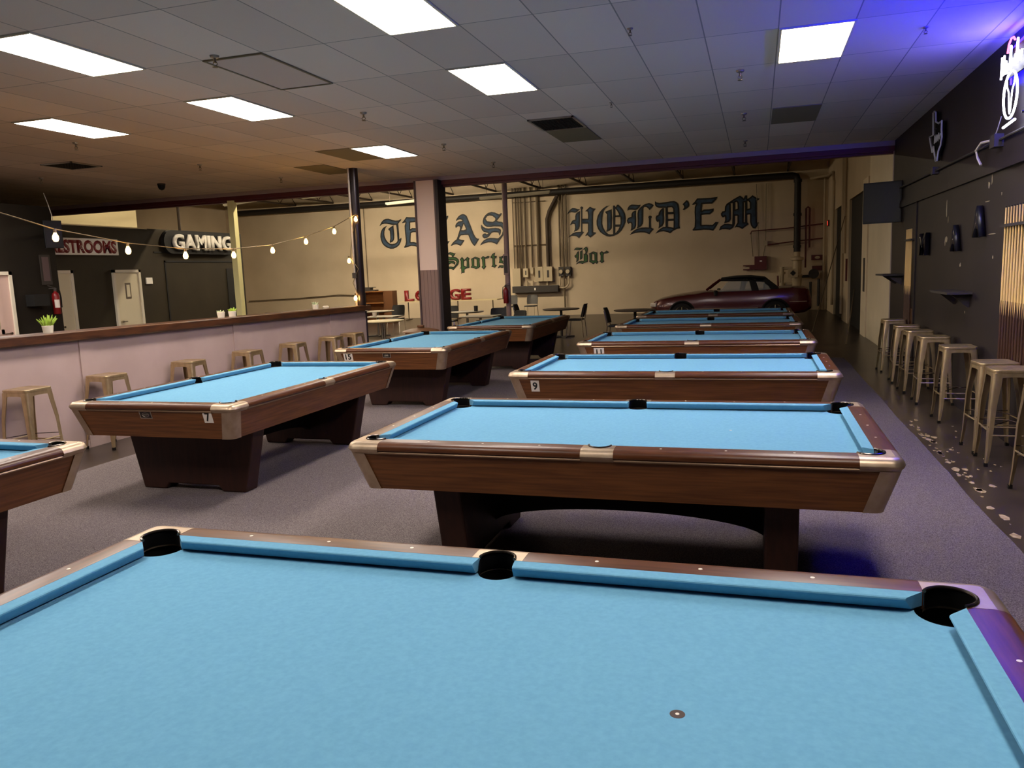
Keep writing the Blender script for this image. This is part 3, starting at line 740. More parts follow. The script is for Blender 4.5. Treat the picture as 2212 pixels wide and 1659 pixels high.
LETTERS = [
('TEXAS','T',[["-14.931,3.836 -14.837,3.981 -14.748,4.063 -14.633,4.106 -14.508,4.105 -14.332,4.040 -14.195,4.010 -14.057,4.012 -13.929,4.061 -13.947,4.006 -14.079,3.878 -14.074,3.630 -14.065,3.443 -14.071,3.245 -13.984,3.309 -13.974,3.252 -14.016,3.130 -14.093,3.009 -14.209,2.927 -14.352,2.877 -14.491,2.875 -14.628,2.921 -14.763,3.003 -14.854,3.107 -14.908,3.248 -14.927,3.386 -14.911,3.511 -14.868,3.633 -14.783,3.741 -14.581,3.836 -14.673,3.723 -14.723,3.601 -14.738,3.477 -14.724,3.376 -14.676,3.261 -14.599,3.158 -14.505,3.091 -14.409,3.071 -14.282,3.087 -14.189,3.138 -14.157,3.199 -14.159,3.386 -14.164,3.634 -14.179,3.833 -14.345,3.840 -14.468,3.871 -14.591,3.899 -14.702,3.909 -14.815,3.892 -14.918,3.823"],["-14.545,3.654 -14.534,3.703 -14.304,3.828 -14.298,3.703 -14.285,3.479 -14.296,3.305 -14.323,3.219 -14.389,3.160 -14.504,3.116 -14.513,3.179 -14.479,3.277 -14.475,3.439 -14.485,3.614"]]),
('TEXAS','E',[["-13.912,3.906 -13.810,3.999 -13.705,4.128 -13.597,4.112 -13.271,4.091 -13.067,4.092 -12.957,4.123 -13.048,3.957 -13.133,3.894 -13.282,3.898 -13.542,3.892 -13.558,3.628 -13.473,3.673 -13.270,3.656 -13.105,3.690 -13.169,3.521 -13.266,3.489 -13.443,3.498 -13.534,3.466 -13.558,3.294 -13.576,3.109 -13.439,3.109 -13.265,3.058 -13.108,3.174 -13.012,3.181 -13.125,2.878 -13.261,2.890 -13.382,2.927 -13.545,2.953 -13.712,2.917 -13.852,2.886 -13.885,2.913 -13.817,3.009 -13.781,3.131 -13.794,3.368 -13.806,3.616 -13.803,3.776 -13.753,3.909 -13.816,3.900 -13.899,3.886"]]),
('TEXAS','X',[["-12.870,3.996 -12.754,4.135 -12.596,4.078 -12.401,3.726 -12.206,3.375 -12.154,3.348 -12.081,3.210 -11.994,3.096 -11.943,3.063 -11.849,3.077 -11.935,2.959 -12.028,2.841 -12.205,2.898 -12.328,3.112 -12.461,3.363 -12.607,3.639 -12.739,3.915"],["-12.166,4.114 -12.102,4.062 -12.010,4.045 -11.943,4.053 -11.868,4.085 -11.865,4.024 -11.910,3.930 -11.993,3.862 -12.101,3.838 -12.194,3.837 -12.254,3.718 -12.301,3.599 -12.387,3.737 -12.310,3.916"],["-12.508,3.488 -12.448,3.350 -12.594,3.161 -12.683,3.006 -12.821,2.963 -13.001,2.897 -12.925,3.042 -12.783,3.158 -12.626,3.310"]]),
('TEXAS','A',[["-11.551,3.838 -11.528,3.909 -11.443,4.013 -11.335,4.085 -11.242,4.103 -11.152,4.080 -11.077,4.016 -11.030,3.905 -10.949,3.697 -10.869,3.464 -10.799,3.280 -10.727,3.156 -10.652,3.104 -10.586,3.107 -10.629,3.030 -10.795,2.815 -10.870,2.885 -10.943,2.997 -11.001,3.145 -11.048,3.268 -11.192,3.275 -11.363,3.266 -11.418,3.214 -11.449,3.130 -11.371,3.102 -11.215,3.071 -11.230,3.035 -11.397,2.848 -11.474,2.895 -11.578,2.924 -11.685,2.916 -11.807,2.861 -11.819,2.892 -11.733,2.998 -11.650,3.067 -11.555,3.123 -11.510,3.218 -11.450,3.373 -11.389,3.527 -11.385,3.599 -11.423,3.632 -11.490,3.623 -11.558,3.566 -11.583,3.610 -11.579,3.682 -11.522,3.764 -11.440,3.820 -11.347,3.833 -11.269,3.834 -11.306,3.879 -11.370,3.900 -11.463,3.881","-11.222,3.717 -11.175,3.612 -11.135,3.502 -11.234,3.471 -11.333,3.476 -11.296,3.558"]]),
('TEXAS','S',[["-9.595,4.026 -9.656,3.935 -9.816,3.760 -9.741,3.727 -9.614,3.708 -9.516,3.631 -9.477,3.499 -9.489,3.357 -9.573,3.183 -9.720,3.011 -9.856,2.832 -9.956,2.890 -10.082,2.930 -10.211,2.938 -10.367,2.910 -10.565,2.834 -10.509,2.928 -10.400,3.031 -10.268,3.091 -10.126,3.112 -9.972,3.101 -9.807,3.075 -9.754,3.108 -9.635,3.221 -9.591,3.362 -9.606,3.458 -9.673,3.521 -9.762,3.535 -9.953,3.548 -10.082,3.531 -10.248,3.545 -10.348,3.605 -10.409,3.691 -10.411,3.787 -10.373,3.904 -10.291,4.007 -10.172,4.089 -10.030,4.113 -9.878,4.084 -9.741,4.011 -9.704,4.003 -9.664,4.042 -9.613,4.045","-10.285,3.864 -10.217,3.955 -10.113,3.979 -9.999,3.955 -9.900,3.878 -9.877,3.829 -9.918,3.760 -9.996,3.729 -10.123,3.748 -10.225,3.771"],["-10.463,3.647 -10.414,3.572 -10.314,3.507 -10.186,3.482 -10.032,3.492 -9.878,3.490 -9.752,3.466 -9.665,3.402 -9.670,3.295 -9.726,3.166 -9.756,3.228 -9.772,3.288 -9.848,3.310 -9.963,3.322 -10.053,3.302 -10.107,3.245 -10.188,3.153 -10.280,3.110 -10.371,3.096 -10.446,3.154 -10.455,3.239 -10.388,3.295 -10.311,3.297 -10.261,3.253 -10.195,3.297 -10.284,3.326 -10.385,3.355 -10.460,3.431 -10.494,3.528 -10.490,3.612"]]),
("HOLD'EM",'H',[["-6.982,3.836 -6.932,3.925 -6.843,4.032 -6.757,4.073 -6.662,4.057 -6.557,4.020 -6.462,4.010 -6.613,3.892 -6.688,3.891 -6.793,3.912 -6.890,3.902 -6.955,3.845"],["-6.463,3.949 -6.479,3.777 -6.484,3.573 -6.495,3.370 -6.534,3.270 -6.621,3.202 -6.739,3.173 -6.695,3.247 -6.681,3.359 -6.694,3.462 -6.763,3.476 -6.882,3.421 -6.847,3.501 -6.781,3.600 -6.705,3.626 -6.668,3.624 -6.665,3.747 -6.636,3.847 -6.560,3.904"],["-6.378,4.000 -6.387,3.650 -6.171,3.638 -6.162,3.759 -6.180,3.902 -6.232,3.915 -6.274,3.918 -6.210,3.975 -6.081,4.083 -5.967,4.011 -5.853,3.994 -5.960,3.879 -5.976,3.647 -5.983,3.343 -5.983,3.124 -5.884,3.114 -5.885,3.073 -6.093,2.920 -6.202,3.017 -6.298,2.992 -6.232,3.090 -6.183,3.149 -6.175,3.450 -6.391,3.461 -6.399,3.171 -6.326,3.141 -6.402,3.068 -6.533,2.921 -6.616,2.987 -6.701,3.017 -6.829,3.023 -6.959,2.968 -6.871,3.051 -6.772,3.128 -6.654,3.163 -6.548,3.163 -6.452,3.168 -6.442,3.571 -6.435,4.008 -6.461,4.050 -6.449,4.090 -6.401,4.108 -6.349,4.079 -6.340,4.033"]]),
("HOLD'EM",'O',[["-5.352,4.075 -5.445,4.070 -5.582,3.988 -5.710,3.864 -5.796,3.718 -5.842,3.538 -5.841,3.386 -5.797,3.241 -5.706,3.105 -5.583,3.007 -5.459,2.945 -5.345,2.924 -5.189,2.947 -5.032,3.010 -4.896,3.134 -4.801,3.280 -4.737,3.427 -4.729,3.577 -4.752,3.739 -4.821,3.893 -4.911,4.008 -5.012,4.094 -5.064,4.067 -5.096,4.009 -5.146,4.072 -5.198,4.065 -5.204,3.995 -5.212,3.604 -5.219,3.009 -5.312,3.004 -5.395,3.023 -5.476,3.093 -5.547,3.188 -5.597,3.292 -5.626,3.425 -5.622,3.607 -5.597,3.767 -5.553,3.906 -5.478,3.992","-5.117,3.950 -5.047,3.866 -4.988,3.752 -4.983,3.702 -5.122,3.700","-5.124,3.639 -4.933,3.634 -4.926,3.488 -4.938,3.358 -5.129,3.363","-5.131,3.277 -4.966,3.274 -5.019,3.161 -5.114,3.054 -5.135,3.055"],["-5.502,3.862 -5.377,3.900 -5.252,3.938 -5.254,3.828 -5.248,3.606 -5.265,3.254 -5.340,3.157 -5.455,3.107 -5.481,3.124 -5.443,3.213 -5.442,3.516 -5.436,3.758 -5.492,3.822"]]),
("HOLD'EM",'L',[["-4.666,3.849 -4.649,3.943 -4.587,4.028 -4.495,4.063 -4.373,4.050 -4.262,4.034 -4.161,4.037 -4.223,3.937 -4.285,3.871 -4.376,3.852 -4.488,3.873 -4.579,3.879 -4.641,3.852"],["-4.336,3.834 -4.349,3.676 -4.342,3.476 -4.345,3.276 -4.387,3.178 -4.469,3.132 -4.562,3.092 -4.529,3.196 -4.522,3.336 -4.536,3.386 -4.587,3.389 -4.629,3.351 -4.674,3.414 -4.688,3.495 -4.646,3.573 -4.563,3.608 -4.517,3.615 -4.511,3.715 -4.469,3.792 -4.397,3.828"],["-4.336,3.170 -4.294,3.243 -4.286,3.473 -4.287,3.722 -4.265,3.830 -4.183,3.935 -4.071,4.017 -3.979,4.061 -3.859,4.078 -3.759,4.052 -3.680,3.993 -3.710,3.946 -3.842,3.820 -3.881,3.877 -3.951,3.940 -4.031,3.950 -4.072,3.908 -4.080,3.710 -4.084,3.462 -4.090,3.352 -4.142,3.265 -4.234,3.205"],["-4.595,2.938 -4.511,3.044 -4.398,3.129 -4.275,3.172 -4.133,3.200 -3.981,3.197 -3.875,3.186 -3.868,3.400 -3.871,3.519 -3.891,3.560 -3.865,3.608 -3.814,3.620 -3.765,3.593 -3.755,3.553 -3.786,3.515 -3.793,3.346 -3.790,3.177 -3.685,3.127 -3.751,3.055 -3.854,2.936 -3.934,2.975 -4.034,3.010 -4.186,3.023 -4.359,3.011 -4.492,2.983"]]),
("HOLD'EM",'D',[["-3.633,4.138 -3.579,4.086 -3.469,4.059 -3.271,4.072 -3.073,4.094 -2.945,4.096 -2.856,4.061 -2.788,3.978 -2.755,3.830 -2.748,3.535 -2.755,3.191 -2.726,3.101 -2.845,3.078 -2.984,3.016 -3.093,2.932 -3.192,2.982 -3.331,3.019 -3.471,3.011 -3.632,2.945 -3.541,3.054 -3.440,3.129 -3.350,3.174 -3.260,3.179 -3.257,3.465 -3.258,3.869 -3.342,3.870 -3.491,3.883 -3.581,3.918 -3.630,3.980 -3.639,4.060","-3.174,3.874 -3.025,3.880 -2.976,3.823 -2.973,3.705 -3.170,3.707","-3.171,3.628 -2.959,3.621 -2.960,3.464 -3.173,3.466","-3.173,3.387 -2.961,3.385 -2.968,3.134 -3.081,3.159 -3.175,3.174"],["-3.312,3.863 -3.315,3.666 -3.307,3.468 -3.318,3.311 -3.379,3.215 -3.520,3.128 -3.499,3.231 -3.497,3.409 -3.557,3.363 -3.606,3.435 -3.620,3.525 -3.584,3.602 -3.514,3.628 -3.483,3.735 -3.422,3.820 -3.372,3.857"]]),
("HOLD'EM","'",[["-2.635,3.963 -2.486,4.102 -2.419,4.044 -2.385,3.948 -2.406,3.868 -2.474,3.805 -2.583,3.744 -2.630,3.767 -2.575,3.838 -2.582,3.892"]]),
("HOLD'EM",'E',[["-2.305,3.929 -2.217,4.005 -2.109,4.139 -1.895,4.132 -1.630,4.129 -1.385,4.147 -1.444,4.051 -1.577,3.919 -1.763,3.923 -1.936,3.920 -1.950,3.679 -1.870,3.728 -1.684,3.724 -1.524,3.742 -1.538,3.642 -1.657,3.541 -1.831,3.545 -1.958,3.538 -1.966,3.181 -1.792,3.179 -1.565,3.160 -1.459,3.262 -1.366,3.250 -1.432,3.112 -1.539,2.949 -1.685,2.984 -1.872,3.000 -2.060,2.990 -2.263,2.987 -2.283,3.022 -2.208,3.113 -2.193,3.369 -2.205,3.640 -2.198,3.829 -2.150,3.940 -2.244,3.912"]]),
("HOLD'EM",'M',[["-0.932,3.872 -0.925,3.566 -0.924,3.326 -0.983,3.236 -1.161,3.192 -1.122,3.310 -1.128,3.438 -1.201,3.402 -1.260,3.465 -1.273,3.546 -1.220,3.623 -1.141,3.632 -1.128,3.791 -1.076,3.868 -0.997,3.910"],["-1.102,3.863 -0.815,4.038 -0.607,4.143 -0.477,4.030 -0.438,4.133 -0.361,4.134 -0.360,4.009 -0.283,4.044 -0.180,4.129 -0.052,4.036 0.077,3.988 -0.032,3.910 -0.029,3.514 -0.021,3.170 0.056,3.159 0.006,3.062 -0.071,2.947 -0.162,2.965 -0.227,3.062 -0.260,3.196 -0.261,3.455 -0.364,3.454 -0.363,3.189 -0.298,3.119 -0.395,3.057 -0.525,2.957 -0.629,3.016 -0.734,3.035 -0.799,3.012 -0.734,3.129 -0.695,3.193 -0.696,3.433 -0.787,3.438 -0.787,3.158 -0.839,3.027 -0.957,2.953 -1.102,2.981 -1.220,2.987 -1.340,2.946 -1.287,3.091 -1.154,3.171 -1.023,3.171 -0.878,3.143 -0.866,3.496 -0.866,3.895","-0.775,3.916 -0.736,3.933 -0.697,3.885 -0.690,3.685 -0.775,3.664","-0.360,3.930 -0.321,3.934 -0.276,3.872 -0.268,3.673 -0.359,3.652","-0.476,3.897 -0.437,3.895 -0.435,3.192 -0.480,3.195"]]),
('Sports','S',[["-11.620,2.576 -11.664,2.509 -11.722,2.436 -11.601,2.406 -11.511,2.328 -11.488,2.239 -11.535,2.116 -11.649,2.007 -11.750,1.904 -11.843,1.952 -11.966,1.956 -12.159,1.919 -12.073,1.998 -11.961,2.050 -11.851,2.053 -11.743,2.030 -11.672,2.096 -11.599,2.193 -11.623,2.257 -11.702,2.292 -11.797,2.302 -11.879,2.299 -11.987,2.316 -12.067,2.363 -12.083,2.439 -12.058,2.526 -11.986,2.598 -11.862,2.630 -11.727,2.599 -11.688,2.566 -11.660,2.584","-11.984,2.510 -11.907,2.538 -11.814,2.503 -11.782,2.452 -11.832,2.422 -11.926,2.445"],["-12.108,2.365 -12.056,2.312 -11.962,2.283 -11.798,2.283 -11.704,2.260 -11.646,2.195 -11.699,2.103 -11.736,2.161 -11.831,2.177 -11.900,2.155 -11.958,2.094 -12.042,2.054 -12.109,2.088 -12.099,2.144 -12.023,2.166 -11.994,2.184 -12.102,2.226 -12.139,2.290 -12.137,2.341"]]),
('Sports','p',[["-11.456,2.325 -11.357,2.415 -11.287,2.337 -11.283,2.281 -11.128,2.412 -11.025,2.339 -11.068,2.272 -11.062,2.122 -11.056,1.972 -11.178,1.945 -11.275,1.905 -11.274,1.780 -11.390,1.771 -11.446,1.729 -11.415,1.797 -11.421,1.961 -11.490,1.938 -11.432,2.011 -11.420,2.249","-11.279,2.231 -11.189,2.277 -11.165,2.214 -11.182,2.014 -11.287,2.068"]]),
('Sports','o',[["-10.972,2.324 -10.794,2.404 -10.597,2.334 -10.617,2.192 -10.599,1.992 -10.668,1.945 -10.784,1.900 -10.882,1.953 -11.008,1.977 -10.958,2.056 -10.962,2.243","-10.838,2.325 -10.739,2.284 -10.746,2.010 -10.851,2.052"]]),
('Sports','r',[["-10.557,2.338 -10.460,2.415 -10.370,2.361 -10.248,2.418 -10.171,2.372 -10.240,2.313 -10.373,2.300 -10.378,2.033 -10.340,1.995 -10.452,1.875 -10.547,1.978 -10.504,2.038 -10.513,2.274"]]),
('Sports','t',[["-10.103,2.418 -10.074,2.478 -9.940,2.534 -9.972,2.400 -9.880,2.396 -9.898,2.299 -9.963,2.301 -9.967,2.055 -9.883,2.027 -9.986,1.932 -10.135,1.981 -10.080,2.047 -10.075,2.306 -10.147,2.321 -10.137,2.395"]]),
('Sports','s',[["-9.803,2.356 -9.698,2.364 -9.578,2.420 -9.529,2.332 -9.558,2.285 -9.648,2.301 -9.678,2.216 -9.536,2.173 -9.500,2.086 -9.532,1.964 -9.678,1.908 -9.755,1.935 -9.875,1.903 -9.791,2.023 -9.673,2.018 -9.595,2.015 -9.657,2.092 -9.814,2.110 -9.784,2.195 -9.779,2.306"]]),
('Bar','B',[["-6.754,2.472 -6.703,2.549 -6.636,2.578 -6.522,2.561 -6.391,2.551 -6.458,2.491 -6.532,2.466 -6.622,2.474 -6.688,2.485"],["-6.550,2.431 -6.554,2.265 -6.567,2.106 -6.601,2.052 -6.676,2.007 -6.657,2.110 -6.663,2.198 -6.696,2.175 -6.732,2.241 -6.726,2.280 -6.668,2.309 -6.633,2.387 -6.591,2.425"],["-6.526,2.097 -6.513,2.263 -6.509,2.422 -6.409,2.473 -6.413,2.338 -6.417,2.180 -6.451,2.125"],["-6.426,2.474 -6.342,2.541 -6.267,2.597 -6.212,2.551 -6.193,2.471 -6.216,2.385 -6.250,2.323 -6.202,2.266 -6.202,2.131 -6.209,2.012 -6.307,1.992 -6.423,1.941 -6.504,1.968 -6.578,1.975 -6.695,1.924 -6.644,1.990 -6.560,2.050 -6.453,2.066 -6.379,2.059 -6.375,2.218 -6.376,2.337 -6.315,2.318 -6.297,2.389 -6.312,2.445 -6.343,2.494 -6.393,2.472"]]),
('Bar','a',[["-6.176,2.320 -6.086,2.364 -5.996,2.399 -5.835,2.353 -5.841,2.235 -5.842,2.029 -5.786,2.003 -5.869,1.920 -5.925,1.969 -6.007,1.909 -6.079,1.968 -6.160,2.010 -6.149,2.129 -6.153,2.295","-6.047,2.307 -5.958,2.287 -5.955,2.058 -6.052,2.077"]]),
('Bar','r',[["-5.754,2.334 -5.664,2.400 -5.609,2.351 -5.552,2.356 -5.479,2.416 -5.384,2.349 -5.457,2.305 -5.586,2.295 -5.603,2.225 -5.607,2.044 -5.559,2.018 -5.674,1.936 -5.737,2.001 -5.786,2.011 -5.720,2.056 -5.716,2.229"]]),
]# ================================================================== RIGHT WALL
# lit beer neon: white script over a ring with a longhorn head, blue and pink tubes
t = thing('neon_sign', 'lit white and blue neon beer sign at the right edge near the ceiling', 'neon sign', (XR, 8.2, 3.235))
def nt(name, pts, r, mat, closed=False, x=-.1):
    return MB().tube([(x, y, z) for y, z in pts], r, 8, closed=closed).build(name, mat, t, True)
MB().b2((-.06, -.24, .06), (-.045, .28, .3)).build('backing', 'tv', t)
m = MB()
for y, z in ((-.2, -.3), (.22, -.3), (-.2, .27), (.22, .27)): m.cyl((0, y, z), (-.06, y, z), .012, seg=8)
m.build('standoff', 'box_dark', t)
nt('ring_tube', [(.0+.2*math.cos(k*.2618), -.12+.2*math.sin(k*.2618)) for k in range(24)], .010, 'neon_white', True)
nt('horn_tube', [(.12, .02), (.1, -.04), (.05, -.09), (.035, -.17), (.02, -.25), (0, -.28), (-.02, -.25), (-.035, -.17), (-.05, -.09), (-.1, -.04), (-.12, .02)], .006, 'neon_white')
nt('base_tube', [(.17, -.375), (-.17, -.355)], .011, 'neon_white')
scr = [(.31, .07), (.30, .26), (.265, .1), (.23, .26), (.22, .1), (.17, .2), (.12, .1), (.15, .09), (.17, .18), (.1, .16), (.06, .1), (.04, .3), (.03, .1), (-.02, .18), (-.06, .12), (-.1, .2), (-.11, .1), (-.15, .32), (-.16, .12), (-.21, .2), (-.25, .12), (-.28, .2)]
nt('script_tube', scr, .009, 'neon_white')
nt('arc_tube', [(.14, .26), (.11, .33), (.05, .365), (-.02, .36), (-.06, .33)], .009, 'neon_pink')
nt('blue_tube', [(.30, .02), (.33, .2), (.3, .33), (.2, .34), (-.2, .36), (-.3, .34), (-.32, .15), (-.28, .02)], .009, 'neon_blue', False, -.02)
t = thing('blue_light_bar', 'blue light bar on the right wall above the frame edge, washing the ceiling', 'light bar', (XR, 6.45, 3.46))
MB().b2((-.12, -.9, -.03), (0, 1.05, -.01)).b2((-.13, -.9, -.03), (-.11, 1.05, .03)).build('housing', 'pocket', t)
MB().cyl((-.06, -.85, .015), (-.06, 1.0, .015), .014, seg=10).build('blue_tube', 'blue_bar', t, True)
# unlit Texas outline
t = thing('neon_outline', 'unlit white neon tube in the outline of Texas on the dark right wall', 'neon sign', (0, 0, 0))
TX = [(11.694, 3.564), (11.616, 3.569), (11.54, 3.543), (11.506, 3.421), (11.334, 3.374), (11.165, 3.379), (11.162, 3.269), (11.129, 3.18), (11.181, 3.091), (11.302, 3.035), (11.358, 2.925), (11.43, 2.927), (11.517, 3.013), (11.598, 3.13), (11.667, 3.069), (11.797, 3.201), (11.864, 3.287), (11.644, 3.28)]
MB().tube([(2.16, y, z) for y, z in TX], .011, 8, closed=True).build('outline_tube', 'neon_off', t, True)
MB().prism([(y, z) for y, z in TX], lambda p, h: (h, p[0], p[1]), 2.185, 2.195).build('backing', 'pocket', t)
m = MB()
for y, z in ((11.6, 3.35), (11.3, 3.15), (11.45, 3.0)): m.cyl((2.16, y, z), (XR, y, z), .012, seg=8)
m.build('standoff', 'box_dark', t)
m = MB(); m.tube([(2.165, 11.6, 3.16), (2.165, 11.58, 3.26), (2.165, 11.54, 3.17), (2.165, 11.5, 3.26), (2.165, 11.47, 3.17), (2.165, 11.42, 3.25), (2.165, 11.38, 3.17), (2.165, 11.34, 3.26), (2.165, 11.3, 3.18), (2.165, 11.25, 3.24)], .006, 6); m.build('script_tube', 'neon_off', t, True)
# conduit with outlet clutter
t = thing('wall_conduit', 'thin dark conduit running along the right wall below the neon signs', 'conduit', (0, 0, 0))
MB().tube([(2.19, 15.0, 2.845), (2.19, 11.0, 2.82), (2.19, 5.0, 2.78)], .014, 8).build('pipe', 'box_dark', t, True)
MB().b2((2.15, 11.55, 2.78), (XR, 11.67, 2.87)).build('junction_box', 'box_dark', t)
MB().b2((2.14, 8.72, 2.74), (XR, 8.88, 2.86)).build('outlet_box', 'box_dark', t)
m = MB(); m.tube([(2.15, 8.9, 2.82), (2.12, 9.1, 2.83), (2.12, 9.3, 2.78), (2.13, 9.26, 2.70), (2.14, 9.16, 2.62)], .012, 6); m.tube([(2.15, 8.8, 2.8), (2.16, 8.7, 2.9), (2.17, 8.64, 3.0)], .005, 6)
tag(m.build('power_cord', 'cable_white', None, True), 'white power cord hanging from the outlet under the beer neon', 'cord')
# cue racks
def cue_proto():
    c = thing('pool_cue', '', 'pool cue', (0, 0, 0))
    MB().cyl((0, 0, .86), (0, 0, 1.47), .0115, .0068, 10).build('shaft', 'cue_maple', c, True)
    m = MB()
    for k in range(4):
        a = k*math.pi/2; m.loft([[(.0122*math.cos(a+j), .0122*math.sin(a+j), .60) for j in (-.6, 0, .6)], [(.0124*math.cos(a), .0124*math.sin(a), .86)]*3], False, False)
    MB().cyl((0, 0, .62), (0, 0, .86), .0128, .0116, 10).build('forearm', 'cue_maple', c, True)
    m.bm.free()
    MB().cyl((0, 0, 0), (0, 0, .62), .0148, .0128, 10).build('butt', 'cue_butt', c, True)
    MB().cyl((0, 0, 1.47), (0, 0, 1.482), .0066, seg=8).build('tip', 'ink', c)
    m = MB()
    for k in range(5):
        a = k*1.2566
        m.face([(.0136*math.cos(a-.45), .0136*math.sin(a-.45), .62), (.0136*math.cos(a+.45), .0136*math.sin(a+.45), .62), (.0142*math.cos(a), .0142*math.sin(a), .48)])
    m.build('points', 'cue_maple', c)
    return c
CUE = cue_proto()
def cue_rack(y0, y1, ztop, lab, grp, labs, first):
    n = len(labs)
    t = thing('cue_rack', lab, 'cue rack', (XR, (y0+y1)/2, 0)); w_ = (y1-y0)/2+.05
    MB().b2((-.06, -w_, ztop-.19), (0, w_, ztop-.165)).build('clip_bar', 'box_dark', t)
    MB().b2((-.075, -w_, ztop-1.52), (0, w_, ztop-1.485)).build('base_shelf', 'box_dark', t)
    MB().b2((-.012, -w_, ztop-1.5), (0, w_, ztop-1.2)).build('back_board', 'oak_dark', t)
    for i in range(n):
        y = y0+(y1-y0)*(i+.5)/n
        loc = (XR-.035, y, ztop-1.485)
        if first and i == 0: CUE.location = loc; CUE['label'] = labs[i]; CUE['group'] = grp
        else: dup(CUE, loc, rng.uniform(0, 3), labs[i], grp)
cue_rack(7.62, 8.44, 2.165, 'cue rack on the right wall near the right edge of the photo', 'cues in the near rack', ['pale maple pool cue in the near rack at the right edge of the photo']*10, True)
cue_rack(13.02, 13.54, 2.165, 'cue rack on the right wall near the television', 'cues in the far rack', ['pale maple pool cue in the small far rack by the television']*6, False)
# big letters and shelves
def wall_letter(ch, y, z, hgt, wid, lab):
    o = text_mesh(ch, 'wall_letter', 'letter_dark', (0, -1, 0), (0, 0, 1), (XR-.012, y, z), hgt, None, wid, .03, .05)
    tag(o, lab, 'letter')
wall_letter('M', 12.14, 1.9, .3, .5, 'dark blue letter M mounted on the right wall')
wall_letter('A', 10.32, 1.93, .3, .33, 'lower dark letter A between the letter M and the other A on the right wall')
wall_letter('A', 9.32, 2.07, .32, .34, 'higher dark letter A nearer the large cue rack on the right wall')
def shelf(y0, y1, z, d, lab):
    t = thing('wall_shelf', lab, 'shelf', (XR, (y0+y1)/2, z)); w_ = (y1-y0)/2
    MB().b2((-d, -w_, -.025), (0, w_, 0)).build('board', 'box_dark', t)
    for s in (-1, 1):
        MB().prism([(0, -.025), (-d*.75, -.025), (-.02, -.17), (0, -.17)], lambda p, h: (p[0], h, p[1]), s*w_*.7-.012, s*w_*.7+.012).build('bracket', 'box_dark', t)
shelf(9.6, 10.5, 1.335, .25, 'small black drink shelf under the letters on the right wall')
shelf(13.9, 14.7, 1.47, .3, 'small black drink shelf under the television by the wall corner')
m = MB(); r3 = random.Random(5)
for y, z, a, b in ((11.0, 2.28, .03, .14), (10.9, 2.16, .02, .05), (10.95, 1.93, .08, .04), (11.02, 1.9, .04, .07), (10.2, 1.62, .04, .03), (9.15, 2.42, .05, .04), (9.05, 2.46, .025, .06), (8.7, 2.3, .02, .02), (8.9, 1.7, .02, .02), (9.9, 1.1, .02, .02), (9.2, 2.26, .12, .006), (8.95, 1.93, .2, .006)):
    k = 7; pts = [(y+a*r3.uniform(.5, 1)*math.cos(6.283*j/k), z+b*r3.uniform(.5, 1)*math.sin(6.283*j/k)) for j in range(k)]
    m.prism(pts, lambda p, h: (h, p[0], p[1]), XR-.002, XR-.0003)
o = m.build('paint_chips', 'table_grey'); o['kind'] = 'stuff'; tag(o, 'small pale chipped spots scattered on the dark right wall', 'paint chips')
# television on the corner
t = thing('television', 'black wall television angled at the end of the right wall', 'television', (1.95, 14.35, 2.63), math.radians(-18))
MB().b2((-.29, -.03, -.33), (.29, .03, .33)).build('casing', 'tv', t, bevel=.006)
MB().b2((-.265, -.034, -.30), (.265, -.0305, .30)).build('screen', 'tv_screen', t)
MB().b2((-.04, .03, -.06), (.04, .26, .06)).build('wall_arm', 'box_dark', t)

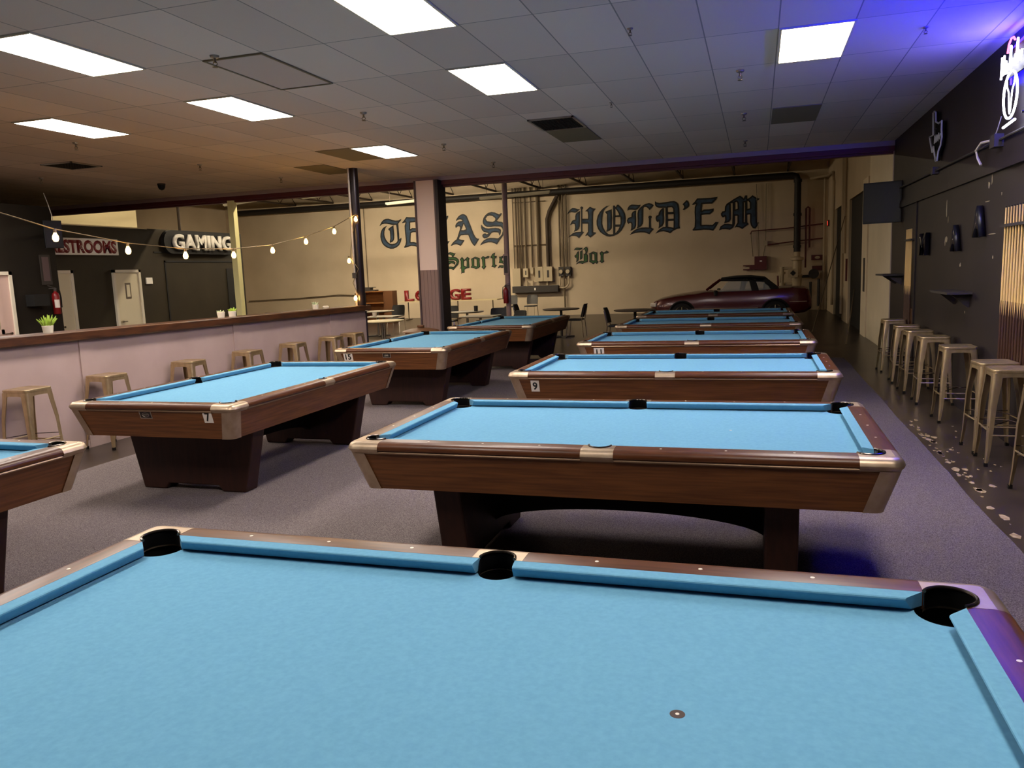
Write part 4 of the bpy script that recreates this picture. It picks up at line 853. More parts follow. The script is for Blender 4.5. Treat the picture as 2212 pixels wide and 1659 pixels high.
# ================================================================== MURAL LETTERING
def parse(s): return [tuple(float(v) for v in q.split(',')) for q in s.split()]
def mural_letter(word, ch, pieces):
    Y = YB-.012
    big = word in ('TEXAS', "HOLD'EM")
    P = [[parse(k) for k in pc] for pc in pieces]
    def solid(y, name, mat):
        bm = bmesh.new()
        for pc in P:
            loops = [[Vector((x, z, 0)) for x, z in k] for k in pc]
            flat = [q for k in loops for q in k]; vs = [bm.verts.new((q.x, y, q.y)) for q in flat]
            for tri in tessellate_polygon(loops):
                try: bm.faces.new([vs[i] for i in tri])
                except ValueError: pass
        return finish(bm, name, mat)
    def finish(bm, name, mat):
        bmesh.ops.recalc_face_normals(bm, faces=bm.faces)
        for f in bm.faces:
            if f.normal.y > 0: f.normal_flip()
        me = bpy.data.meshes.new(name); bm.to_mesh(me); bm.free(); me.materials.append(MT[mat])
        o = bpy.data.objects.new(name, me); C.objects.link(o); return o
    def inner(y, inset, name, mat, parent, h):
        """the coloured heart of each stroke: everything farther than inset from the outline"""
        xs = [p[0] for pc in P for k in pc for p in k]; zs = [p[1] for pc in P for k in pc for p in k]
        gx = np.arange(min(xs)-h, max(xs)+2*h, h); gz = np.arange(min(zs)-h, max(zs)+2*h, h)
        X, Z = np.meshgrid(gx, gz); best = np.full(X.shape, -1.0)
        for pc in P:
            ins = np.zeros(X.shape, bool); dist = np.full(X.shape, 9.0)
            for k in pc:
                for (x0, z0), (x1, z1) in zip(k, k[1:]+k[:1]):
                    if z0 != z1: ins ^= ((z0 > Z) != (z1 > Z)) & (X < (x1-x0)*(Z-z0)/(z1-z0)+x0)
                    dx, dz = x1-x0, z1-z0; t_ = np.clip(((X-x0)*dx+(Z-z0)*dz)/max(dx*dx+dz*dz, 1e-9), 0, 1)
                    dist = np.minimum(dist, np.hypot(X-x0-t_*dx, Z-z0-t_*dz))
            best = np.maximum(best, np.where(ins, dist, -dist)-inset)
        bm = bmesh.new(); F = best.tolist(); gx = gx.tolist(); gz = gz.tolist()
        for j in range(len(gz)-1):
            for i in range(len(gx)-1):
                cs = [(gx[i], gz[j], F[j][i]), (gx[i+1], gz[j], F[j][i+1]), (gx[i+1], gz[j+1], F[j+1][i+1]), (gx[i], gz[j+1], F[j+1][i])]
                if max(c[2] for c in cs) <= 0: continue
                out = []
                for a, b in zip(cs, cs[1:]+cs[:1]):
                    if a[2] > 0: out.append((a[0], y, a[1]))
                    if (a[2] > 0) != (b[2] > 0):
                        q = a[2]/(a[2]-b[2]); out.append((a[0]+(b[0]-a[0])*q, y, a[1]+(b[1]-a[1])*q))
                if len(out) > 2: bm.faces.new([bm.verts.new(v) for v in out])
        bmesh.ops.remove_doubles(bm, verts=bm.verts, dist=1e-5)
        o = finish(bm, name, mat); o.parent = parent
    nm = {"'": 'painted_apostrophe'}.get(ch, 'painted_letter')
    o = solid(Y, nm, 'ink')
    colr = 'dark blue' if big else 'green'
    where = {'TEXAS': 'in the word TEXAS', "HOLD'EM": "in the word HOLD'EM", 'Sports': 'in the word Sports', 'Bar': 'in the word Bar'}[word]
    what = 'apostrophe' if ch == "'" else 'letter '+ch
    tag(o, 'painted black and %s blackletter %s %s on the back wall' % (colr, what, where), 'painted letter', 'mural lettering on the back wall')
    inner(Y-.004, .052 if big else .036, 'letter_fill', 'ink_blue' if big else 'ink_green', o, .02 if big else .014)
for w_, ch, pcs in LETTERS: mural_letter(w_, ch, pcs)

# ================================================================== LEFT SIGNS
t = thing('restrooms_sign', 'white sign with red RESTROOMS lettering on the black wall', 'sign', (-12.98, 12.68, 2.57))
MB().b2((-.02, -1.03, -.165), (.02, 1.0, .165)).build('panel', 'white_letter', t)
text_mesh('RESTROOMS', 'lettering', 'red_letter', (0, 1, 0), (0, 0, 1), (.021, .125, 0), .265, t, 1.66, .05, .004)
t = thing('gaming_sign', 'black rounded sign with white GAMING letters on the black wall', 'sign', (-12.98, 16.3, 2.72))
pl = arc(-1.05, 0, .27, 90, 270, 10)+arc(1.05, 0, .27, -90, 90, 10)
MB().prism(pl, lambda p, h: (h, p[0], p[1]), 0, .1).build('backing', 'dock_dark', t)
text_mesh('GAMING', 'lettering', 'white_letter', (0, 1, 0), (0, 0, 1), (.105, -.02, .0), .37, t, 2.12, .035, .06, spacing=1.05)
t = thing('television', 'small black television hung at the corner in front of the restrooms sign', 'television', (-12.3, 11.47, 2.735), math.radians(62))
MB().b2((-.15, -.03, -.25), (.15, .03, .25)).build('casing', 'tv', t, bevel=.006)
MB().b2((-.128, -.034, -.22), (.128, -.0305, .13)).build('screen', 'tv_screen', t)
MB().b2((-.03, .03, -.03), (.03, .34, .03)).build('wall_arm', 'box_dark', t)
def extinguisher(loc, rz, lab, sc=1):
    t = thing('fire_extinguisher', lab, 'fire extinguisher', loc, rz)
    MB().lathe([(0, 0), (.06, 0), (.068, .012), (.068, .34), (.055, .385), (.025, .41), (.025, .43), (0, .43)], seg=18).build('cylinder', 'extinguisher', t, True)
    m = MB(); m.b2((-.02, -.015, .43), (.02, .015, .47)); m.b2((-.1, -.01, .47), (.03, .01, .485)); m.box((-.05, 0, .51), (.13, .018, .01), rot=Matrix.Rotation(.35, 3, 'Y')); m.build('valve_handle', 'box_dark', t)
    MB().tube([(.02, 0, .45), (.075, 0, .43), (.088, 0, .3), (.085, 0, .12)], .011, 6).build('hose', 'rubber', t, True)
    if sc != 1: t.scale = (sc, sc, sc)
    MB().loft([[(.0695*math.cos(a), .0695*math.sin(a), z) for a in (-2.2, -1.9, -1.57, -1.2, -.9)] for z in (.12, .27)], False, False).build('paper_label', 'white_card', t, True)
extinguisher((-12.5, 11.55, 1.28), math.radians(60), 'red fire extinguisher on the black corner left of the first restroom door')
o = MB(); o.b2((-12.6, 11.38, 1.83), (-12.585, 11.6, 2.38)); o = o.build('extinguisher_placard', 'box_dark'); tag(o, 'narrow fire extinguisher placard on the black corner wall', 'placard')
MB().b2((-12.585, 11.42, 1.9), (-12.58, 11.56, 2.34)).build('placard_face', 'column_trim', o)
tag(MB().b2((-13, 14.42, 1.78), (-12.97, 14.6, 1.92)).build('thermostat', 'white_letter'), 'small white thermostat right of the second restroom door', 'thermostat')
tag(MB().b2((-12.6, 11.0, 1.45), (-12.4, 11.32, 1.66)).build('wall_box', 'dock_dark'), 'black box on the black wall beside the pink door', 'box')
# string of lights
t = thing('string_light', 'string of glowing bulbs sagging over the half wall to the black post', 'string light', (0, 0, 0))
BY = [5.55, 6.507, 7.485, 8.444, 9.419, 10.356, 11.299, 12.22, 13.02]; BZ = [2.48, 2.27, 2.151, 2.101, 2.116, 2.193, 2.347, 2.542, 2.79]
path = [(-6.95, 4.2, 2.86)] + [(-6.95, y, z+.085) for y, z in zip(BY, BZ)] + [(-6.9, 13.02, 2.85), (-7.05, 13.02, 2.5), (-7.1, 13.0, 2.1), (-6.95, 13.0, 1.9), (-7.08, 13.0, 1.65), (-6.99, 13.0, 1.42)]
dense = []
for a, b in zip(path, path[1:]):
    for k in range(4): dense.append(tuple(a[i]+(b[i]-a[i])*k/4 for i in range(3)))
MB().tube(dense+[path[-1]], .006, 6).build('cable', 'hook', t, True)
bulbs = [(-6.95, y, z) for y, z in zip(BY[1:], BZ[1:])] + [(-7.13, 13.0, 2.05), (-7.02, 12.95, 1.37)]
for x, y, z in bulbs:
    b = MB().lathe([(0, -.045), (.02, -.04), (.032, -.015), (.03, .012), (.016, .04), (.013, .05), (0, .05)], seg=12).build('bulb', 'bulb', t, True, loc=(x, y, z))
    MB().cyl((0, 0, .048), (0, 0, .09), .016, seg=8).build('socket', 'hook', b, True)
tag(MB().tube([(-12.55, 11.6, 3.5), (-12.5, 11.62, 3.3), (-12.42, 11.6, 3.1), (-12.36, 11.55, 3.0)], .008, 6).build('tv_cable', 'cable_white', None, True), 'white cable dropping behind the television at the black corner', 'cable')
# plants on the ledge
def plant(x, y, n, h, mat, lab, sph=False):
    t = thing('potted_succulent', lab, 'plant', (x, y, capz(y)))
    MB().lathe([(0, 0), (.045, 0), (.055, .075), (.048, .078), (.044, .06), (0, .06)], seg=14).build('pot', 'pot', t, True)
    m = MB(); r2 = random.Random(int(y*10))
    for i in range(n):
        a = r2.uniform(0, 6.283); tl = r2.uniform(.1, .8); L = h*r2.uniform(.7, 1.1); w_ = .011
        d = Vector((math.cos(a)*tl, math.sin(a)*tl, 1)).normalized(); b = Vector((math.cos(a)*.025, math.sin(a)*.025, .05))
        m.tube([b, b+d*L*.5+Vector((0, 0, .01)), b+d*L], [w_*.8, w_, .002], 5)
    m.build('leaves', mat, t, True)
plant(-7.06, 6.38, 34, .13, 'plant', 'yellow green succulent in a white pot on the ledge at far left')
plant(-7.06, 9.42, 20, .08, 'plant', 'small succulent on the ledge in front of the yellow post')
plant(-7.08, 9.2, 14, .05, 'plant2', 'pale low succulent pot on the ledge just left of the yellow post')
plant(-7.06, 11.62, 18, .08, 'plant2', 'grey green succulent on the ledge between the yellow and black posts')
tag(MB().lathe([(0, 0), (.05, 0), (.055, .03), (.03, .045), (0, .045)], (-7.06, 11.95, capz(11.95)), 12).build('ashtray', 'pot', None, True), 'small white dish on the ledge right of the grey green succulent', 'dish')
# ================================================================== WAREHOUSE BEHIND
# open-web roof joists running away from the camera
def joist():
    t = thing('roof_joist', '', 'roof joist', (0, 0, 0), 0, 'steel roof joists')
    m = MB(); m.b2((-.03, 15.5, 4.86), (.03, 29.95, 4.92)); m.build('bottom_chord', 'steel_dark', t)
    MB().b2((-.03, 15.5, 5.42), (.03, 29.95, 5.49)).build('top_chord', 'steel_dark', t)
    m = MB(); k = 0; y = 15.6
    while y < 29.2:
        m.tube([(0, y, 4.9), (0, y+.6, 5.44)], .014, 5); m.tube([(0, y+.6, 5.44), (0, y+1.2, 4.9)], .014, 5); y += 1.2
    m.build('web', 'steel_dark', t)
    return t
J0 = joist()
for i, x in enumerate([1.0, -.8, -2.6, -4.4, -6.2, -8.0, -9.8, -11.6, -13.4, -15.2, -17.0, -18.8]):
    lab = 'steel open-web roof joist running toward the mural wall'
    if i == 0: J0.location.x = x; J0['label'] = lab
    else: dup(J0, (x, 0, 0), 0, lab)
m = MB()
for k in range(40): m.b2((-22.4, 15.5+k*.36, 5.46), (2.3, 15.62+k*.36, 5.5))
struct(m.build('trim_12', 'roof'))
# dark sprinkler main along the back wall and down the riser
t = thing('fire_main', 'thick dark fire main along the top of the back wall, turning down at right', 'pipe', (0, 0, 0))
MB().tube([(-21.7, 29.7, 4.69), (1.15, 29.7, 4.69), (1.28, 29.7, 4.65), (1.33, 29.7, 4.5), (1.33, 29.7, 2.05)], .115, 14).build('pipe', 'pipe_dark', t, True)
for z in (4.45, 3.3, 2.2): MB().cyl((1.33, 29.7, z), (1.33, 29.7, z+.1), .14, seg=14).build('coupling', 'pipe_dark', t, True)
t = thing('valve_assembly', 'cream painted fire riser valves standing behind the red car', 'valve', (1.33, 29.55, 0))
MB().lathe([(0, 0), (.13, 0), (.13, .7), (.2, .72), (.2, .8), (.15, .82), (.17, 1.2), (.2, 1.24), (.15, 1.3), (.16, 1.75), (.22, 1.78), (.22, 1.86), (.1, 1.9), (.1, 2.06), (0, 2.06)], seg=18).build('riser_body', 'valve', t, True)
m = MB(); m.cyl((-.5, 0, .1), (-.5, 0, 1.55), .07, seg=12); m.cyl((-.5, 0, 1.5), (-.1, 0, 1.5), .05, seg=10); m.cyl((-.5, 0, .95), (-.05, 0, .95), .06, seg=10); m.cyl((-.5, 0, .9), (-.5, 0, 1.0), .12, seg=12); m.cyl((-.5, 0, 1.3), (-.5, 0, 1.38), .12, seg=12)
m.build('bypass_pipe', 'valve', t, True)
m = MB(); m.cyl((.1, 0, 1.2), (.62, 0, 1.2), .05, seg=10); m.cyl((.55, -.1, 1.28), (.55, .05, 1.28), .17, seg=14); m.cyl((.72, 0, .15), (.72, 0, 1.1), .05, seg=10); m.cyl((.45, 0, .1), (.45, 0, 1.0), .045, seg=10); m.build('alarm_bell', 'pipe_dark', t, True)
MB().b2((-.3, -.26, 1.18), (.02, -.245, 1.48)).build('hang_tag', 'valve', t)
MB().prism([(0, .1), (.1, 0), (0, -.1), (-.1, 0)], lambda p, h: (-.14+p[0], h, 1.33+p[1]), -.265, -.262).build('tag_mark', 'ink', t)
MB().tube([(-.62, -.05, .85), (-.64, -.08, 1.25)], .03, 8).build('side_handle', 'pipe_red', t, True)
for pts, r, lab in (([(1.62, 29.85, 1.5), (1.62, 29.85, 3.55), (1.68, 29.85, 3.6), (1.74, 29.85, 3.55), (1.74, 29.85, 2.2)], .03, 'dark red pipe looping up right of the fire riser'), ([(-.25, 29.85, 2.75), (-.2, 29.85, 2.86), (1.0, 29.85, 2.9), (2.2, 29.9, 3.0)], .02, 'upper thin red pipe running across to the exit sign'), ([(.33, 29.85, 2.35), (1.1, 29.85, 2.42), (2.2, 29.85, 2.5)], .02, 'lower thin red pipe running right from the junction box')):
    tag(MB().tube(pts, r, 8).build('red_pipe', 'pipe_red', None, True), lab, 'pipe')
t = thing('control_box', 'dark red fire alarm control box on the back wall above the car', 'box', (.11, 29.9, 1.72))
MB().b2((-.21, -.1, -.24), (.21, .1, .24)).build('cabinet', 'pipe_red', t)
MB().b2((-.03, -.106, .05), (.05, -.1, .09)).build('indicator', 'white_letter', t)
m = MB(); m.b2((-.38, -.06, -.22), (-.21, .1, -.06)); m.b2((-.6, -.04, -.1), (-.38, .05, -.06)); m.b2((-.6, -.04, -.24), (-.38, .05, -.2)); m.build('side_relay', 'pipe_red', t)
m = MB(); m.tube([(-.15, 29.9, 1.96), (-.22, 29.9, 2.7), (-.2, 29.9, 2.85)], .014, 6); m.tube([(.05, 29.9, 1.96), (.05, 29.9, 2.35), (-.05, 29.9, 4.5)], .014, 6); m.tube([(.2, 29.9, 1.96), (.28, 29.9, 2.4), (.28, 29.9, 4.5)], .014, 6)
tag(m.build('alarm_conduit', 'pipe_grey', None, True), 'thin conduits rising from the dark red control box', 'conduit')
tag(MB().b2((.2, 29.82, 2.33), (.34, 29.95, 2.5)).build('junction_box', 'box_grey'), 'small pale junction box above the dark red control box', 'box')
t = thing('fire_sign', 'dark red sign with a pale oval right of the fire riser', 'sign', (2.02, 29.95, 1.84))
MB().b2((-.2, -.02, -.09), (.2, .02, .09)).build('panel', 'pipe_red', t)
MB().prism([(.09*math.cos(k*.5236), .05*math.sin(k*.5236)) for k in range(12)], lambda p, h: (p[0], h, p[1]), -.024, -.021).build('oval', 'box_grey', t)
tag(MB().b2((1.85, 29.93, 1.38), (2.25, 29.98, 1.55)).build('fire_sign', 'pipe_red'), 'plain dark red plate below the sign with the pale oval', 'sign')
t = thing('exit_sign', 'small glowing red exit sign in the far right corner', 'exit sign', (2.30, 29.3, 2.98))
MB().b2((-.02, -.15, -.1), (.03, .15, .1)).build('housing', 'pipe_red', t)
MB().b2((-.024, -.04, -.075), (-.0205, .04, .075)).build('lit_face', 'exit_red', t)
for pts, lab in (([(2.22, 29.8, 0.0), (2.22, 29.8, 4.6)], 'cream pipe up the far right corner of the mural wall'), ([(2.29, 27.3, .3), (2.29, 27.3, 4.2), (2.28, 27.6, 4.5), (2.25, 29.0, 4.55), (1.75, 29.8, 4.55)], 'cream pipe bending over from the farther dock door to the fire riser'), ([(2.29, 24.3, .2), (2.29, 24.3, 4.9)], 'cream pipe up the left side of the pier between the dock doors'), ([(2.29, 23.75, 1.9), (2.29, 23.75, 4.9)], 'cream pipe up the right side of the pier between the dock doors')):
    tag(MB().tube(pts, .04, 8).build('cream_pipe', 'valve', None, True), lab, 'pipe')
tag(MB().tube([(1.3, 20.6, .0), (2.28, 23.6, 2.9)], .012, 6).build('leaning_rod', 'pipe_grey', None, True), 'long thin rod leaning between the dark dock doors', 'rod')
tag(MB().tube([(1.75, 17.4, .0), (2.30, 21.2, 1.0)], .012, 6).build('leaning_rod', 'pipe_grey', None, True), 'shorter thin rod leaning by the nearer dark dock door', 'rod')
m = MB(); m.b2((2.3, 23.3, 1.15), (2.34, 23.45, 1.75)); tag(m.build('door_latch', 'pipe_red'), 'dark red latch on the cream pier between the dock doors', 'latch')
m = MB(); m.b2((2.285, 19.2, 1.0), (2.29, 19.5, 1.75)); tag(m.build('wall_notice', 'box_dark'), 'dark strip notice on the pale jamb beside the nearer dock door', 'notice')
# electrical service on the mural wall
for i, (x, zb, r, lab) in enumerate([(-9.12, 1.86, .02, 'leftmost thin conduit above the pale breaker cabinet'), (-9.0, 1.86, .03, 'thin conduit second from left above the pale breaker cabinet'), (-8.9, 1.4, .025, 'thin conduit third from left, passing beside the pale breaker cabinet'), (-8.8, 1.4, .03, 'dark conduit fourth from left on the mural wall'), (-8.63, 1.85, .04, 'grey conduit above the small grey switch box'), (-8.39, 1.88, .035, 'grey conduit above the tiny white switch box'), (-8.13, 1.89, .06, 'thick dark conduit above the left disconnect box'), (-7.27, 1.87, .035, 'dark conduit down to the left electric meter'), (-7.13, .3, .03, 'dark conduit running between the meters down to the floor'), (-6.99, 1.85, .03, 'dark conduit down to the right electric meter')]):
    tag(MB().tube([(x, 29.88, zb), (x, 29.88, 4.95)], r, 8).build('conduit_pipe', 'pipe_grey', None, True), lab, 'conduit')
tag(MB().tube([(-7.75, 29.86, 1.88), (-7.75, 29.86, 3.7), (-7.65, 29.86, 4.0), (-7.3, 29.86, 4.6)], .07, 10).build('conduit_pipe', 'steel_dark', None, True), 'thickest conduit bending to the right above the right disconnect box', 'conduit')
tag(MB().tube([(-9.15, 29.92, 2.75), (-7.7, 29.92, 2.75)], .022, 6).tube([(-9.15, 29.92, 4.4), (-7.8, 29.92, 4.4)], .015, 6).build('strut', 'pipe_grey', None, True), 'horizontal struts tying the conduits on the mural wall', 'strut')
def ebox(x0, x1, z0, z1, mat, lab, window=True, nm='disconnect_box'):
    t = thing(nm, lab, 'electrical box', ((x0+x1)/2, 29.99, (z0+z1)/2)); w_, h_ = (x1-x0)/2, (z1-z0)/2
    MB().b2((-w_, -.22, -h_), (w_, 0, h_)).build('cabinet', mat, t, bevel=.008)
    MB().b2((-w_-.006, -.235, -h_-.006), (w_+.006, -.22, h_+.006)).build('cover', mat, t)
    if window: MB().b2((-w_*.15, -.24, -h_*.5), (w_*.35, -.2355, h_*.5)).build('window_slot', 'box_dark', t)
ebox(-9.18, -8.87, 1.18, 1.86, 'box_grey', 'plain pale breaker cabinet at the left of the electrical boxes', False, 'breaker_cabinet')
ebox(-8.74, -8.56, 1.52, 1.85, 'box_grey', 'small grey switch box beside the breaker cabinet')
ebox(-8.45, -8.34, 1.64, 1.88, 'box_grey', 'tiny white switch box in the row of electrical boxes', False)
ebox(-8.26, -7.96, 1.34, 1.89, 'box_grey', 'left of the two equal large disconnect boxes')
ebox(-7.93, -7.59, 1.34, 1.89, 'box_grey', 'right of the two equal large disconnect boxes')
for x, lab in ((-7.24, 'left dark electric meter on the mural wall'), (-6.97, 'right dark electric meter on the mural wall')):
    t = thing('electric_meter', lab, 'electric meter', (x, 29.99, 1.68))
    MB().b2((-.1, -.16, -.18), (.1, 0, .18)).build('cabinet', 'box_dark', t)
    MB().cyl((0, -.16, .0), (0, -.24, .0), .075, seg=16).build('dial', 'box_grey', t, True)
MBc = MB(); MBc.tube([(-7.27, 29.85, 1.5), (-7.3, 29.85, 1.2), (-7.36, 29.85, 1.08)], .035, 8); MBc.tube([(-6.95, 29.85, 1.5), (-6.95, 29.85, 1.2), (-7.05, 29.85, 1.08), (-7.2, 29.85, 1.05), (-7.35, 29.85, 1.08)], .035, 8)
tag(MBc.build('meter_conduit', 'valve', None, True), 'pale looping conduits under the two meters', 'conduit')
t = thing('cable_trough', 'long dark steel wiring trough under the electrical boxes', 'cable trough', (-8.28, 29.98, 1.04))
MB().b2((-.93, -.25, -.13), (.93, 0, .13)).build('body', 'box_dark', t, bevel=.01)
MB().b2((-.03, -.256, -.04), (.03, -.25, .05)).build('label_plate', 'white_letter', t)
m = MB()
for x in (-.36, -.11, .14, .47): m.cyl((x, -.1, .13), (x, -.1, .33), .035, seg=8)
m.build('nipple', 'valve', t, True)
# extinguisher and placard on the thin post
extinguisher((-5.12, 16.05, 1.08), math.radians(180), 'red fire extinguisher on the thin post in front of the mural', .8)
o = MB().b2((-5.16, 16.09, 1.68), (-5.05, 16.104, 2.12)).build('extinguisher_placard', 'column_panel'); tag(o, 'narrow placard on the thin post above its fire extinguisher', 'placard')
MB().b2((-5.145, 16.084, 1.72), (-5.07, 16.09, 2.08)).build('placard_face', 'box_dark', o)
# hanging strip lights
def strip(x0, x1, y, z0, z1, lab, lit=False):
    c = ((x0+x1)/2, y, (z0+z1)/2); L = x1-x0
    t = thing('strip_light', lab, 'strip light', c)
    R = Matrix.Rotation(-math.atan2(z1-z0, L), 3, 'Y')
    MB().box((0, 0, .02), (L, .1, .07), rot=R).build('housing', 'fixture', t)
    m = MB()
    for s in (-1, 1): m.cyl(R @ Vector((-L/2+.04, s*.03, -.03)), R @ Vector((L/2-.04, s*.03, -.03)), .016, seg=8)
    m.build('tube', ('fill_tube_dim' if y < 17 else 'fill_tube_low' if y < 20 else 'tube_on') if lit else 'fixture', t, True)
    m = MB()
    for s in (-1, 1): m.cyl((s*L*.4, 0, .05), (s*L*.4, 0, 5.46-c[2]), .006, seg=6)
    m.build('hanger', 'steel_dark', t)
strip(-12.95, -10.9, 21, 4.15, 4.25, 'unlit strip light hanging left of the black post')
strip(-15.7, -14.5, 21, 4.1, 4.19, 'unlit strip light hanging behind the yellow post')
strip(-8.4, -6.1, 24, 4.06, 4.12, 'unlit strip light crossing behind the thin post')
strip(-12.4, -10.9, 25.5, 4.25, 4.3, 'unlit strip light farther back between the black post and the square column')
for x, y, lab in ((-10.2, 16.4, 'added fill strip light just behind the ceiling edge above the yellow post, out of view'), (-15.4, 17.6, 'added fill strip light under the warehouse roof beside the pale yellow wall, out of view'), (-14.6, 24.3, 'lit strip light under the warehouse roof, left of the mural, out of view'), (-12.3, 24.3, 'lit strip light under the warehouse roof, above the letter T, out of view'), (-10.0, 24.3, 'lit strip light under the warehouse roof, above the letter S, out of view')):  # strips by the ceiling edge and pale wall are added fill light
    strip(x-1.1, x+1.1, y, 4.72 if y < 17 else 4.84, 4.72 if y < 17 else 4.84, lab, True)

# furniture: round pedestal tables
def ptable(x, y, r, mat, lab, rect=False, z=.75):
    t = thing('pedestal_table', lab, 'table', (x, y, 0))
    if rect: MB().b2((-r, -r*.8, z-.03), (r, r*.8, z)).build('table_top', mat, t, bevel=.006)
    else: MB().lathe([(0, z-.035), (r-.04, z-.035), (r, z-.018), (r, z-.004), (r-.01, z), (0, z)], seg=32).build('table_top', mat, t, True)
    MB().cyl((0, 0, .03), (0, 0, z-.03), .035, seg=12).build('pedestal', 'chrome' if mat != 'table_dark' else 'box_dark', t, True)
    m = MB()
    for k in range(4): m.box((.17*math.cos(k*1.5708+.6), .17*math.sin(k*1.5708+.6), .02), (.36, .05, .035), rz=k*1.5708+.6)
    m.build('base_foot', 'box_dark', t)
ptable(-4.86, 19.9, .48, 'table_dark', 'dark round table between the black chairs in front of the mural')
ptable(-2.75, 18.6, .5, 'table_dark', 'dark round table beside the front of the red car')
ptable(-8.2, 16.3, .5, 'table_cream', 'cream topped table just past the end of the half wall')
ptable(-9.1, 18.2, .42, 'table_grey', 'grey topped table behind the cream one', True)
ptable(-10.7, 21.0, .5, 'table_grey', 'grey topped table by the bookcase')
ptable(-7.35, 19.6, .45, 'table_grey', 'grey topped table just right of the square column')
ptable(-6.2, 17.4, .42, 'table_grey', 'grey table behind the farthest left pool table', True)
ptable(-9.9, 10.5, .5, 'table_grey', 'round table in the lounge behind the half wall')
def long_table(x0, x1, y, lab):
    t = thing('folding_table', lab, 'table', ((x0+x1)/2, y, 0)); w_ = (x1-x0)/2
    MB().b2((-w_, -.38, .72), (w_, .38, .75)).build('table_top', 'table_cream', t)
    for s in (-1, 1):
        m = MB(); m.cyl((s*w_*.7, 0, .02), (s*w_*.7, 0, .72), .022, seg=8); m.box((s*w_*.7, 0, .02), (.04, .6, .03)); m.build('leg', 'pipe_grey', t)
long_table(-13.5, -11.45, 28.6, 'left cream folding table under the red letters, against the mural wall')
long_table(-11.4, -9.35, 28.6, 'right cream folding table under the red letters, against the mural wall')
for ch, x, hh, w_ in (('L', -13.05, .42, .36), ('O', -12.55, .42, .46), ('U', -12.06, .42, .42), ('N', -11.6, .42, .42), ('G', -11.13, .42, .46), ('E', -10.66, .42, .38)):
    o = text_mesh(ch, 'sign_letter', 'red_letter', (1, 0, 0), (0, 0, 1), (x, 28.5, .752+hh/2), hh, None, w_, .04, .14)
    tag(o, 'thick red standing letter %s of the word LOUNGE on the folding tables' % ch, 'letter', 'red LOUNGE letters')
# bookcase
t = thing('bookcase', 'light brown wooden shelf unit against the left of the mural wall', 'bookcase', (-13.6, 26.9, 0))
m = MB(); m.b2((-.66, -.2, 0), (-.62, .2, 1.22)); m.b2((.28, -.2, 0), (.32, .2, 1.22)); m.build('side_panel', 'oak_dark', t)
MB().b2((-.62, .17, .05), (.3, .2, 1.2)).build('back_panel', 'oak', t)
for z in (.06, .42, .76, 1.19): MB().b2((-.64, -.2, z), (.3, .18, z+.03)).build('shelf', 'oak', t)
MB().b2((.3, -.2, 0), (.66, .2, 1.22)).build('cabinet_side', 'oak_dark', t, bevel=.01)
m = MB(); m.b2((-.7, -.1, 1.22), (-.1, .2, 1.27)); m.b2((-.6, -.1, 1.27), (-.3, .15, 1.35)); m.b2((-.7, -.1, 1.35), (-.2, .2, 1.37))
m2 = m.build('paper_stack', 'box_dark', None, loc=(-13.6, 26.9, 0)); tag(m2, 'dark flat boxes piled on top of the wooden shelf unit', 'boxes')
# chairs
def chair_proto(seatmat, frame, nm):
    t = thing(nm, '', 'chair', (0, 0, 0))
    m = MB(); m.loft([[(x, y, .43+dz) for x, y in ((-.2, -.2), (.2, -.2), (.22, .18), (-.22, .18))] for dz in (0, .045)]); m.build('seat', seatmat, t, bevel=.015)
    m = MB(); rows = []
    for z, y, w_ in ((.52, .2, .2), (.62, .225, .215), (.74, .25, .215), (.84, .285, .2), (.86, .29, .17)):
        rows.append([(-w_, y-.03, z), (-w_*.5, y+.005, z), (0, y+.012, z), (w_*.5, y+.005, z), (w_, y-.03, z), (w_, y-.01, z+.002), (0, y+.035, z+.002), (-w_, y-.01, z+.002)])
    m.loft(rows); m.build('backrest', seatmat, t, True)
    for sx in (-1, 1):
        for sy in (-1, 1):
            if sy < 0: MB().tube([(sx*.19, -.17, .43), (sx*.21, -.22, .0)], .011, 8).build('leg', frame, t, True)
            else: MB().tube([(sx*.19, .27, .8), (sx*.195, .2, .45), (sx*.21, .24, 0)], .011, 8).build('leg', frame, t, True)
    return t
CH = chair_proto('black_seat', 'chrome', 'stacking_chair')
CG = chair_proto('grey_seat', 'valve', 'shell_chair')
used = set()
def put(P, x, y, rz, lab, grp):
    if P.name not in used: used.add(P.name); P.location = (x, y, 0); P.rotation_euler.z = rz; P['label'] = lab; P['group'] = grp; return
    dup(P, (x, y, 0), rz, lab, grp)
R90 = math.pi/2
g = 'black chairs in the back room'
put(CH, -4.5, 20.0, R90*-1, 'black chair right of the dark round table, its back to the red car', g)
put(CH, -3.0, 17.6, R90, 'black chair left of the dark round table by the red car', g)
put(CH, -6.05, 20.6, R90, 'black chair left of the dark round table in front of the mural', g)
put(CH, -7.75, 17.4, -R90-.2, 'black chair with a tall back between the cream table and the square column', g)
put(CH, -9.2, 15.9, R90+.3, 'black chair half hidden by the end of the half wall', g)
put(CH, -10.6, 22.0, 0, 'black chair in front of the wooden shelf unit', g)
put(CH, -8.2, 20.4, 0.1, 'black chair behind the square column', g)
put(CH, -6.1, 18.5, .3, 'black chair behind the grey table at the farthest left pool table', g)
put(CH, -5.3, 17.0, -.6, 'black chair just behind the far corner of the farthest left pool table', g)
g = 'grey shell chairs'
put(CG, -8.85, 28.3, .05, 'left of the two grey shell chairs against the mural wall', g)
put(CG, -8.1, 28.4, -.05, 'right of the two grey shell chairs against the mural wall', g)
